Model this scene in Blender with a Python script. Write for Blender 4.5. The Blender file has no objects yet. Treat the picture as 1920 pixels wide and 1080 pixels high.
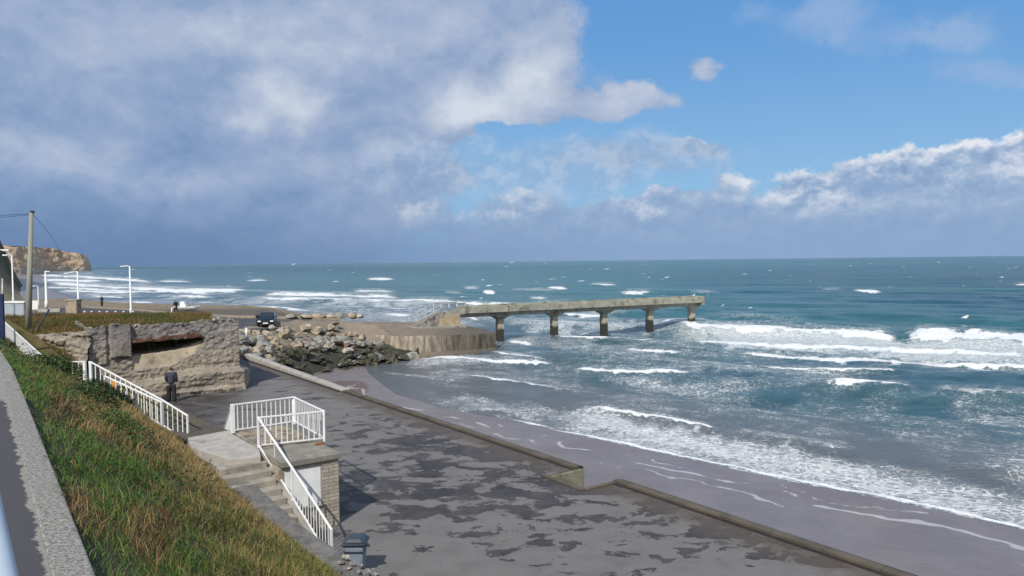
import bpy, math, random
import numpy as np
from mathutils import Vector, Matrix, noise as mnoise
random.seed(7); rng = np.random.default_rng(11)
R = math.radians
sc = bpy.context.scene
col = sc.collection

# ------------------------------------------------------------------ camera
CAMZ = 7.6; F = 1400.0; PITCH = math.atan(50.5/F); ROLL = R(0.626)
fw = Vector((0, math.cos(PITCH), -math.sin(PITCH)))
r0 = Vector((1, 0, 0)); u0 = Vector((0, math.sin(PITCH), math.cos(PITCH)))
rt = r0*math.cos(ROLL) - u0*math.sin(ROLL)
up = u0*math.cos(ROLL) + r0*math.sin(ROLL)
cam = bpy.data.cameras.new('camera'); camo = bpy.data.objects.new('camera', cam); col.objects.link(camo)
m = Matrix.Identity(4)
for i in range(3):
    m[i][0] = rt[i]; m[i][1] = up[i]; m[i][2] = -fw[i]
m[2][3] = CAMZ
camo.matrix_world = m
cam.sensor_width = 36; cam.lens = 36*F/1920; cam.clip_start = .05; cam.clip_end = 60000
sc.camera = camo

def ray(px, py):
    return fw + rt*((px-960)/F) + up*((540-py)/F)
def W(px, py, D):                       # surveyed point: bearing from the viewpoint, distance D
    d = ray(px, py); k = D/d.y
    return Vector((d.x*k, D, CAMZ + d.z*k))
def G(px, py, z=0.0):                   # bearing met with the level z
    d = ray(px, py); k = (z-CAMZ)/d.z
    return Vector((d.x*k, d.y*k, z))

# ------------------------------------------------------------------ colour helpers
def lin(c):
    return tuple((x/255/12.92 if x/255 <= .04045 else ((x/255+.055)/1.055)**2.4) for x in c)
sc.view_settings.view_transform = 'Standard'; sc.view_settings.look = 'None'
sc.view_settings.gamma = 1; sc.view_settings.use_curve_mapping = False
sc.view_settings.exposure = 0.0
sc.cycles.max_bounces = 6; sc.cycles.diffuse_bounces = 2; sc.cycles.glossy_bounces = 3
sc.cycles.transmission_bounces = 2; sc.cycles.caustics_reflective = False; sc.cycles.caustics_refractive = False

# ------------------------------------------------------------------ sun
SUN_EL = R(43); SUN_AZ = math.atan2(-.30, -.95)      # bearing of the sun (x, y): behind the camera, a little to the left
sdir = Vector((math.sin(SUN_AZ)*math.cos(SUN_EL), math.cos(SUN_AZ)*math.cos(SUN_EL), math.sin(SUN_EL)))
sl = bpy.data.lights.new('sun', 'SUN'); sl.energy = 4.3; sl.angle = R(.5); sl.color = (1, .94, .84)
so = bpy.data.objects.new('sun', sl); col.objects.link(so)
so.rotation_euler = sdir.to_track_quat('Z', 'Y').to_euler(); so.location = (-40, -40, 60)

# ------------------------------------------------------------------ world: sky texture and procedural clouds
class NT:
    def __init__(s, tree): s.t = tree; s.n = tree.nodes; s.l = tree.links
    def new(s, ty, **kw):
        n = s.n.new(ty)
        for k, v in kw.items(): setattr(n, k, v)
        return n
    def put(s, sock, v):
        if v is None: return
        if hasattr(v, 'is_linked') or isinstance(v, bpy.types.NodeSocket): s.l.new(v, sock)
        else:
            if isinstance(v, (tuple, list)) and sock.type == 'RGBA' and len(v) == 3: v = (*v, 1)
            sock.default_value = v
    def math(s, op, a, b=None, c=None, clamp=False):
        n = s.new('ShaderNodeMath', operation=op, use_clamp=clamp)
        s.put(n.inputs[0], a); s.put(n.inputs[1], b); s.put(n.inputs[2], c)
        return n.outputs[0]
    def vm(s, op, a, b=None, out=0):
        n = s.new('ShaderNodeVectorMath', operation=op)
        s.put(n.inputs[0], a)
        if op == 'SCALE': s.put(n.inputs[3], b)
        elif b is not None: s.put(n.inputs[1], b)
        return n.outputs[out]
    def mr(s, v, a, b, c=0.0, d=1.0, smooth=True):
        n = s.new('ShaderNodeMapRange', interpolation_type='SMOOTHSTEP' if smooth else 'LINEAR')
        for k, x in zip((0, 1, 2, 3, 4), (v, a, b, c, d)): s.put(n.inputs[k], x)
        return n.outputs[0]
    def mix(s, f, a, b, blend='MIX'):
        n = s.new('ShaderNodeMix', data_type='RGBA', blend_type=blend)
        s.put(n.inputs[0], f); s.put(n.inputs[6], a); s.put(n.inputs[7], b)
        return n.outputs[2]
    def noise(s, vec, scale, detail=4, rough=.55, dist=0.0, dim='3D', color=False):
        n = s.new('ShaderNodeTexNoise', noise_dimensions=dim)
        s.put(n.inputs['Vector'], vec); n.inputs['Scale'].default_value = scale
        n.inputs['Detail'].default_value = detail; n.inputs['Roughness'].default_value = rough
        n.inputs['Distortion'].default_value = dist
        return n.outputs[1 if color else 0]
    def voro(s, vec, scale, feature='F1', rnd=1.0, out=0):
        n = s.new('ShaderNodeTexVoronoi', feature=feature)
        s.put(n.inputs['Vector'], vec); n.inputs['Scale'].default_value = scale
        n.inputs['Randomness'].default_value = rnd
        return n.outputs[out]
    def xyz(s, v):
        n = s.new('ShaderNodeSeparateXYZ'); s.put(n.inputs[0], v); return n.outputs
    def comb(s, x=0.0, y=0.0, z=0.0):
        n = s.new('ShaderNodeCombineXYZ'); s.put(n.inputs[0], x); s.put(n.inputs[1], y); s.put(n.inputs[2], z); return n.outputs[0]
    def attr(s, name, out=2):
        n = s.new('ShaderNodeAttribute'); n.attribute_name = name; return n.outputs[out]

world = bpy.data.worlds.new('World'); sc.world = world; world.use_nodes = True
T = NT(world.node_tree); T.n.clear()
sky = T.new('ShaderNodeTexSky', sky_type='NISHITA'); sky.sun_disc = False
sky.sun_elevation = SUN_EL; sky.sun_rotation = SUN_AZ % (2*math.pi)
sky.air_density = 1.0; sky.dust_density = .6; sky.ozone_density = 1.4
tc = T.new('ShaderNodeTexCoord')
dx, dy, dz = T.xyz(T.vm('NORMALIZE', tc.outputs['Generated']))
az = T.math('ARCTAN2', dx, dy)
el = T.math('ARCSINE', dz)
def ae(px, py):
    d = ray(px, py).normalized(); return math.atan2(d.x, d.y), math.asin(d.z)
q0 = T.comb(az, el, 0.0)
# warp of the cloud shapes
w1 = T.vm('SUBTRACT', T.noise(q0, 7, 5, .6, color=True), (.5, .5, .5))
w2 = T.vm('SUBTRACT', T.noise(T.vm('ADD', q0, (3.1, 1.7, 0)), 28, 5, .62, color=True), (.5, .5, .5))
q = T.vm('ADD', T.vm('ADD', q0, T.vm('SCALE', w1, .10)), T.vm('SCALE', w2, .028))
def field(vec, blobs, op='ADD'):
    acc = None
    for (px, py, rx, ry, w) in blobs:
        a, e = ae(px, py)
        d = T.vm('MULTIPLY', T.vm('SUBTRACT', vec, (a, e, 0)), (F/rx, F/ry, 0))
        L = T.vm('LENGTH', d, out=1)
        v = T.mr(L, 0.0, 1.0, w, 0.0)
        acc = v if acc is None else T.math(op, acc, v)
    return acc
def C(r, g, b): return tuple(10*x for x in lin((r, g, b)))
elp = T.mr(el, 0.0, .36, smooth=False)
base = T.vm('MULTIPLY', sky.outputs[0], (.80, .95, 1.12))
blue = T.mix(.88, base, T.mix(T.mr(el, .02, .34), C(142, 188, 226), C(98, 156, 216)))
fbm = T.noise(T.vm('MULTIPLY', q0, (1, 1.5, 1)), 9, 9, .62, .3)
fine = T.noise(T.vm('MULTIPLY', q0, (1, 1.3, 1)), 26, 8, .6, .2)
fb0 = T.math('SUBTRACT', fbm, .5); fi0 = T.math('SUBTRACT', fine, .5)
# --- thin high wisps to the right
wis = field(q, [(1400, 12, 90, 40, .6), (1560, 55, 190, 50, .9), (1720, 85, 170, 45, .9), (1840, 45, 120, 60, .6), (1840, 135, 110, 60, .75), (1500, 25, 160, 40, .5), (1930, 150, 110, 50, .6)])
wis = T.math('ADD', wis, T.math('ADD', T.math('MULTIPLY', fb0, 1.5), T.math('MULTIPLY', fi0, .5)))
c = T.mix(T.math('MULTIPLY', T.mr(wis, .25, 1.1), .62), blue, C(160, 184, 220))
# --- the big bank of cloud on the left and middle
big = field(q, [(-200, 200, 1000, 700, 1.6), (350, 60, 720, 420, 1.5), (760, 90, 440, 280, 1.1), (980, 60, 200, 170, .9),
                (1000, 190, 230, 80, .9), (1180, 195, 170, 55, .95), (700, 300, 320, 160, .6), (1335, 108, 92, 60, .92),
                (300, 400, 760, 300, 1.0), (960, 250, 110, 40, -.7), (910, 300, 130, 40, -.9), (800, 330, 120, 40, .6)])
bigd = T.math('ADD', big, T.math('ADD', T.math('MULTIPLY', fb0, 1.0), T.math('MULTIPLY', fi0, .35)))
biga = T.mr(bigd, .38, .78)
# light inside the bank: broad pale areas, darker folds
lit = field(q, [(545, 180, 100, 70, .34), (490, 225, 120, 50, .20), (580, 215, 90, 60, .16), (440, 250, 100, 36, .26), (430, 60, 190, 70, .22), (580, 100, 160, 50, .2), (650, 20, 500, 90, .1), (930, 190, 190, 90, .42),
                (1010, 130, 80, 70, .35), (860, 215, 110, 60, .3), (1060, 60, 130, 120, .18), (1170, 190, 170, 60, .30),
                (1335, 105, 70, 50, .3), (750, 285, 150, 40, .22), (130, 285, 180, 60, .15), (230, 330, 180, 40, .10), (100, 60, 400, 170, .10), (760, 60, 330, 130, .10),
                (60, 400, 700, 90, -.10), (300, 440, 620, 90, -.06), (330, 260, 170, 70, -.10), (60, 130, 300, 140, -.04), (0, 400, 300, 120, -.06), (800, 420, 400, 60, .06)])
lt = T.math('ADD', T.math('ADD', lit, .46), T.math('ADD', T.math('MULTIPLY', fb0, .50), T.math('ADD', T.math('MULTIPLY', fi0, .22), T.math('MULTIPLY', T.math('SUBTRACT', fbm, T.noise(T.vm('MULTIPLY', T.vm('ADD', q0, (-.012, .020, 0)), (1, 1.5, 1)), 9, 9, .62, .3)), .28))))
cr = T.new('ShaderNodeValToRGB'); T.put(cr.inputs[0], lt)
els = cr.color_ramp.elements; els[0].position = 0; els[0].color = (*lin((96, 124, 164)), 1)
els[1].position = 1; els[1].color = (*lin((212, 220, 232)), 1)
for p, cc in ((.25, (120, 147, 186)), (.45, (144, 166, 199)), (.62, (168, 183, 209)), (.8, (190, 201, 219))):
    e = els.new(p); e.color = (*lin(cc), 1)
c = T.mix(T.math('MULTIPLY', biga, .96), c, T.vm('SCALE', cr.outputs[0], 10.0))
# --- cumulus belt near the horizon, right of centre
q2 = T.vm('ADD', T.vm('ADD', q0, T.vm('SCALE', w1, .055)), T.vm('SCALE', w2, .036))
beltb = [(1300, 470, 900, 110, 1.2), (1850, 400, 420, 130, 1.2), (1720, 316, 170, 60, .85), (1870, 312, 140, 70, .8), (1960, 285, 90, 50, .7),
         (1510, 345, 115, 58, 1.0), (1370, 330, 70, 50, .75), (1600, 400, 420, 110, .9), (1240, 385, 150, 65, .7), (1150, 300, 260, 60, .8), (1310, 275, 100, 30, .95), (800, 285, 170, 45, .75),
         (970, 375, 110, 60, .8), (800, 385, 90, 40, .7), (1080, 400, 420, 70, .7), (700, 420, 300, 60, .5)]
beltf = field(q2, beltb)
def lowd(vec):
    a = T.noise(T.vm('MULTIPLY', vec, (1, 1.25, 1)), 24, 9, .62, .1)
    return a
nA = lowd(q0); nB = lowd(T.vm('ADD', q0, (-.006, .012, 0)))
rel = T.math('SUBTRACT', nA, nB)
belt = T.math('ADD', beltf, T.math('MULTIPLY', T.math('SUBTRACT', nA, .5), 1.7))
bela = T.mr(belt, .42, .80)
edge = T.mr(belt, .45, 1.25, 1.0, 0.0)
puff = field(q2, [(1700, 272, 150, 50, .55), (1830, 262, 90, 45, .5), (1930, 275, 90, 60, .6), (1650, 330, 120, 40, .3), (1850, 340, 140, 40, .3), (1100, 350, 80, 30, .3), (900, 400, 60, 30, .3), (1560, 380, 120, 30, .2), (1510, 335, 110, 60, .62), (1390, 320, 60, 40, .45), (1600, 265, 70, 30, .4), (1740, 305, 120, 45, .2),
                  (975, 375, 70, 55, .5), (780, 390, 70, 40, .45), (1200, 380, 90, 50, .34), (1300, 255, 40, 16, .4), (1400, 370, 100, 40, .2), (1230, 400, 50, 30, .25)])
bl = T.math('ADD', T.math('MULTIPLY', puff, T.math('ADD', .35, T.math('MULTIPLY', edge, .9))), T.math('MULTIPLY', rel, T.math('ADD', .9, T.math('MULTIPLY', puff, 3.2))))
bl = T.math('ADD', bl, T.math('ADD', .38, T.math('MULTIPLY', fb0, .35)))
cr2 = T.new('ShaderNodeValToRGB'); T.put(cr2.inputs[0], bl)
els = cr2.color_ramp.elements; els[0].position = 0; els[0].color = (*lin((128, 154, 192)), 1)
els[1].position = 1; els[1].color = (*lin((232, 234, 240)), 1)
for p, cc in ((.3, (144, 169, 203)), (.5, (164, 184, 212)), (.72, (200, 209, 226))):
    e = els.new(p); e.color = (*lin(cc), 1)
rgt = T.mr(az, -.28, -.06)
c = T.mix(T.math('MULTIPLY', T.math('MULTIPLY', bela, .93), rgt), c, T.vm('SCALE', cr2.outputs[0], 10.0))
veil = T.math('ADD', field(q, [(1130, 300, 300, 70, .9), (800, 300, 260, 75, .7), (1310, 290, 180, 45, .7), (980, 345, 400, 50, .6)]), T.math('MULTIPLY', fi0, .8))
c = T.mix(T.math('MULTIPLY', T.mr(veil, .1, .9), .62), c, T.mix(T.mr(fine, .42, .62), C(150, 177, 210), C(184, 200, 222)))
# --- low veil at the horizon
hz = T.mix(T.mr(az, -.55, .25), C(100, 128, 170), C(138, 166, 202))
c = T.mix(T.math('MULTIPLY', T.mr(el, .0, .10, 1.0, 0.0), .9), c, hz)
# pale cloud added outside the view so the skylight is less blue
absaz = T.math('ABSOLUTE', az)
c = T.mix(T.math('MULTIPLY', T.mr(absaz, .95, 1.5), T.mr(T.noise(q0, 2.2, 6, .6), .35, .6, .35, .95)), c, C(196, 199, 203))
c = T.mix(T.math('MULTIPLY', T.mr(el, .5, .9), .55), c, C(176, 184, 196))
# half sphere below the horizon: dull sea tone
c = T.mix(T.mr(el, -.03, -.004, 1.0, 0.0), c, C(70, 100, 125))
bg = T.new('ShaderNodeBackground'); T.put(bg.inputs[0], c); bg.inputs[1].default_value = .10
wo = T.new('ShaderNodeOutputWorld'); T.l.new(bg.outputs[0], wo.inputs[0])
world.cycles.sampling_method = 'MANUAL'; world.cycles.sample_map_resolution = 512

# ------------------------------------------------------------------ mesh and object helpers
class MB:
    def __init__(s): s.v = []; s.f = []; s.m = []; s.sm = []
    def add(s, vs, fs, mi=0, smooth=False):
        o = len(s.v); s.v.extend(tuple(v) for v in vs)
        for f in fs: s.f.append(tuple(i+o for i in f)); s.m.append(mi); s.sm.append(smooth)
        return s
    def hexa(s, b, t, mi=0):                         # four bottom and four top corners, same winding (ccw from above)
        return s.add(list(b)+list(t), [(3, 2, 1, 0), (4, 5, 6, 7), (0, 1, 5, 4), (1, 2, 6, 5), (2, 3, 7, 6), (3, 0, 4, 7)], mi)
    def box(s, c, d, rz=0.0, mi=0):                  # centre, full sizes
        cs, sn = math.cos(rz), math.sin(rz); c = Vector(c)
        P = lambda x, y, z: c + Vector((x*cs-y*sn, x*sn+y*cs, z))
        x, y, z = d[0]/2, d[1]/2, d[2]/2
        return s.hexa([P(-x, -y, -z), P(x, -y, -z), P(x, y, -z), P(-x, y, -z)], [P(-x, -y, z), P(x, -y, z), P(x, y, z), P(-x, y, z)], mi)
    def prism(s, poly, z0, z1, mi=0):                # polygon (x, y) ccw, z values or per-vertex lists
        n = len(poly)
        a = z0 if isinstance(z0, (list, tuple)) else [z0]*n
        b = z1 if isinstance(z1, (list, tuple)) else [z1]*n
        vs = [(p[0], p[1], a[i]) for i, p in enumerate(poly)]+[(p[0], p[1], b[i]) for i, p in enumerate(poly)]
        fs = [tuple(range(n))[::-1], tuple(range(n, 2*n))]+[(i, (i+1) % n, (i+1) % n+n, i+n) for i in range(n)]
        return s.add(vs, fs, mi)
    def bar(s, p0, p1, w, h, upv=(0, 0, 1), mi=0):   # rectangular bar
        p0 = Vector(p0); p1 = Vector(p1); d = (p1-p0).normalized(); upv = Vector(upv)
        if abs(d.dot(upv)) > .98: upv = Vector((0, 1, 0))
        sd = d.cross(upv).normalized(); uu = sd.cross(d).normalized()
        r = [(-1, -1), (1, -1), (1, 1), (-1, 1)]
        a = [p0+sd*(w/2*i)+uu*(h/2*j) for i, j in r]; b = [p1+sd*(w/2*i)+uu*(h/2*j) for i, j in r]
        return s.add(a+b, [(0, 1, 2, 3), (7, 6, 5, 4), (4, 5, 1, 0), (5, 6, 2, 1), (6, 7, 3, 2), (7, 4, 0, 3)], mi)
    def tube(s, pts, rad, n=8, mi=0, cap=True):
        pts = [Vector(p) for p in pts]; k = len(pts)
        rad = rad if isinstance(rad, (list, tuple)) else [rad]*k
        vs = []; ref = None
        for i, p in enumerate(pts):
            d = (pts[min(i+1, k-1)]-pts[max(i-1, 0)]).normalized()
            a = Vector((0, 0, 1)) if abs(d.z) < .9 else Vector((1, 0, 0))
            if ref is not None: a = ref
            sd = d.cross(a).normalized(); uu = sd.cross(d).normalized(); ref = uu
            for j in range(n):
                t = 2*math.pi*j/n; vs.append(p+(sd*math.cos(t)+uu*math.sin(t))*rad[i])
        fs = [(i*n+j, i*n+(j+1) % n, (i+1)*n+(j+1) % n, (i+1)*n+j) for i in range(k-1) for j in range(n)]
        s.add(vs, fs, mi, True)
        if cap: s.f += [tuple(len(s.v)-k*n+j for j in range(n))[::-1], tuple(len(s.v)-n+j for j in range(n))]; s.m += [mi]*2; s.sm += [False]*2
        return s
    def lathe(s, c, prof, n=16, mi=0, sx=1, sy=1):
        c = Vector(c); vs = []
        for r_, z in prof:
            for j in range(n):
                t = 2*math.pi*j/n; vs.append(c+Vector((r_*sx*math.cos(t), r_*sy*math.sin(t), z)))
        k = len(prof)
        fs = [(i*n+j, i*n+(j+1) % n, (i+1)*n+(j+1) % n, (i+1)*n+j) for i in range(k-1) for j in range(n)]
        s.add(vs, fs, mi, True)
        o = len(s.v)-k*n
        s.f += [tuple(o+j for j in range(n))[::-1], tuple(o+(k-1)*n+j for j in range(n))]; s.m += [mi]*2; s.sm += [False]*2
        return s
    def grid(s, P, mi=0, smooth=True):               # P: (rows, cols, 3)
        P = np.asarray(P); r_, c_ = P.shape[:2]
        fs = [(i*c_+j, i*c_+j+1, (i+1)*c_+j+1, (i+1)*c_+j) for i in range(r_-1) for j in range(c_-1)]
        return s.add([tuple(x) for x in P.reshape(-1, 3)], fs, mi, smooth)
    def build(s, name, mat, parent=None, bevel=0.0, label=None):
        me = bpy.data.meshes.new(name)
        off = parent.matrix_world.translation if parent is not None else Vector((0, 0, 0))
        if parent is not None:
            off = Vector(parent.location); p = parent.parent
            while p is not None: off = off+Vector(p.location); p = p.parent
        me.from_pydata([(v[0]-off.x, v[1]-off.y, v[2]-off.z) for v in s.v], [], s.f)
        for mt in (mat if isinstance(mat, (list, tuple)) else [mat]): me.materials.append(mt)
        me.polygons.foreach_set('material_index', s.m); me.polygons.foreach_set('use_smooth', s.sm)
        me.update()
        o = bpy.data.objects.new(name, me); col.objects.link(o)
        if parent is not None: o.parent = parent
        if bevel:
            b = o.modifiers.new('bevel', 'BEVEL'); b.width = bevel; b.segments = 2; b.limit_method = 'ANGLE'
        if label: o['label'] = label
        return o
def tag(o, label, cat, group=None):
    o['label'] = label; o['category'] = cat
    if group: o['group'] = group
    o['kind'] = 'thing'
    return o
def thing(name, loc, label, cat, group=None):
    o = bpy.data.objects.new(name, None); col.objects.link(o); o.location = loc; o.empty_display_size = .3
    return tag(o, label, cat, group)
def struct(o): o['kind'] = 'structure'; return o
def copy_tree(o, parent=None):
    c = o.copy(); col.objects.link(c); c.parent = parent
    for ch in list(o.children): copy_tree(ch, c)
    return c
def fastmesh(name, V, Q, mat, attrs=None, smooth=True, tri=False, colors=None):
    me = bpy.data.meshes.new(name); n = len(V); k = Q.shape[1]
    me.vertices.add(n); me.vertices.foreach_set('co', V.astype(np.float32).ravel())
    me.loops.add(Q.size); me.loops.foreach_set('vertex_index', Q.astype(np.int32).ravel())
    me.polygons.add(len(Q)); me.polygons.foreach_set('loop_start', np.arange(0, Q.size, k, dtype=np.int32))
    me.polygons.foreach_set('use_smooth', np.full(len(Q), smooth))
    me.update(calc_edges=True)
    for an, av in (attrs or {}).items():
        a = me.attributes.new(an, 'FLOAT', 'POINT'); a.data.foreach_set('value', av.astype(np.float32).ravel())
    if colors is not None:
        a = me.attributes.new('tint', 'FLOAT_COLOR', 'POINT'); a.data.foreach_set('color', colors.astype(np.float32).ravel())
    me.materials.append(mat)
    o = bpy.data.objects.new(name, me); col.objects.link(o)
    return o
def quads(r_, c_):
    i = np.arange(r_-1)[:, None]*c_+np.arange(c_-1)[None, :]
    return np.stack([i, i+1, i+1+c_, i+c_], -1).reshape(-1, 4)
# value noise in numpy
_perm = rng.random((256, 256))
def vnoise(x, y):
    xi = np.floor(x).astype(int); yi = np.floor(y).astype(int); fx = x-xi; fy = y-yi
    fx = fx*fx*(3-2*fx); fy = fy*fy*(3-2*fy)
    g = lambda a, b: _perm[a & 255, b & 255]
    return (g(xi, yi)*(1-fx)+g(xi+1, yi)*fx)*(1-fy)+(g(xi, yi+1)*(1-fx)+g(xi+1, yi+1)*fx)*fy
def fbmn(x, y, o=4, g=.5):
    s_ = 0; a = 1; t = 0
    for k in range(o): s_ = s_+a*vnoise(x*2**k+17.3*k, y*2**k+9.1*k); t += a; a *= g
    return s_/t
def sstep(x, a, b):
    t = np.clip((x-a)/(b-a), 0, 1); return t*t*(3-2*t)

# ------------------------------------------------------------------ materials
def newmat(name):
    m_ = bpy.data.materials.new(name); m_.use_nodes = True
    t = NT(m_.node_tree); b = t.n['Principled BSDF']; return m_, t, b
def pmat(name, c1, c2=None, scale=4.0, rough=.8, bump=.0, bscale=30.0, c3=None, s3=1.0, t3=(.5, .65), spec=.3, metal=0.0, coat=0.0, stretch=(1, 1, 1), detail=5):
    m_, t, b = newmat(name)
    co = t.new('ShaderNodeTexCoord').outputs['Object']
    v = t.vm('MULTIPLY', co, stretch)
    if c2 is not None: base_ = t.mix(t.mr(t.noise(v, scale, detail, .6), .35, .65), c1, c2)
    else: base_ = t.mix(0, c1, c1)
    if c3 is not None: base_ = t.mix(t.mr(t.noise(t.vm('ADD', v, (7.7, 3.1, 1.9)), s3, 6, .65), t3[0], t3[1]), base_, c3)
    t.put(b.inputs['Base Color'], base_); b.inputs['Roughness'].default_value = rough
    b.inputs['Specular IOR Level'].default_value = spec; b.inputs['Metallic'].default_value = metal; b.inputs['Coat Weight'].default_value = coat
    if bump:
        bn = t.new('ShaderNodeBump'); bn.inputs['Strength'].default_value = 1.0; bn.inputs['Distance'].default_value = bump
        t.put(bn.inputs['Height'], t.noise(v, bscale, 5, .65)); t.l.new(bn.outputs[0], b.inputs['Normal'])
    return m_
WHITE = pmat('white_paint', (.78, .79, .80), (.70, .71, .72), 3, .45, .0006, 60, c3=(.42, .34, .26), s3=2.2, t3=(.70, .80), spec=.4)
CONC = pmat('weathered_concrete', (.34, .32, .29), (.24, .23, .215), 1.6, .9, .012, 14, c3=(.13, .125, .12), s3=.9, t3=(.52, .68))
CONC_L = pmat('pale_concrete', (.42, .40, .37), (.33, .315, .29), 2.5, .9, .006, 30, c3=(.22, .205, .19), s3=1.4, t3=(.55, .7))
CONC_D = pmat('dark_concrete', (.17, .165, .16), (.11, .105, .105), 3, .9, .01, 20, c3=(.26, .25, .24), s3=5, t3=(.6, .75))
RUSTY = pmat('rusty_steel', (.12, .055, .035), (.05, .03, .025), 2.5, .85, .01, 15, c3=(.30, .26, .22), s3=1.6, t3=(.56, .64), stretch=(1, 1, 3))
DARKM = pmat('dark_iron', (.03, .03, .035), (.05, .05, .05), 5, .5)
GREYM = pmat('galvanised_steel', (.45, .47, .48), (.38, .39, .40), 6, .5, metal=.4)
GLASSD = pmat('dark_glass', (.02, .025, .03), None, rough=.08, spec=.6)
NAVY = pmat('navy_paint', (.02, .03, .085), (.03, .04, .10), 3, .4)

# ------------------------------------------------------------------ shoreline
SEAZ = -3.0
SHORE = [(40, 8), (26, 22)]+[tuple(G(px, py, SEAZ)[:2]) for px, py in ((1920, 995), (1800, 966), (1678, 940), (1485, 904), (1293, 861), (1100, 820), (942, 786), (823, 763), (740, 738))]
SHORE += [(-13.4, 70), (-17, 82), (-18, 100), (-24, 125), (-38, 141), (-62, 157), (-84, 176), (-139, 238), (-184, 300), (-273, 440), (-434, 690), (-588, 930), (-632, 1060), (-760, 1250), (-870, 1420), (-885, 1480), (-862, 1575), (-890, 1640), (-1500, 1800), (-4000, 2200), (-30000, 4000)]
SH = np.array(SHORE)
def shore_dist(X, Y):                                # positive to seaward
    best = np.full(X.shape, 1e18); ins = np.zeros(X.shape, bool)
    for a, b in zip(SH[:-1], SH[1:]):
        d = b-a; L2 = d@d
        t = np.clip(((X-a[0])*d[0]+(Y-a[1])*d[1])/L2, 0, 1)
        ex = X-(a[0]+t*d[0]); ey = Y-(a[1]+t*d[1]); best = np.minimum(best, ex*ex+ey*ey)
    ring = np.vstack([SH, [[-30000, 90000], [90000, 90000], [90000, -400], [60, -400]]])
    for a, b in zip(ring, np.roll(ring, -1, 0)):
        if a[1] == b[1]: continue
        c_ = ((a[1] > Y) != (b[1] > Y)) & (X < (b[0]-a[0])*(Y-a[1])/(b[1]-a[1])+a[0])
        ins ^= c_
    return np.sqrt(best)*np.where(ins, 1.0, -1.0)

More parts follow.
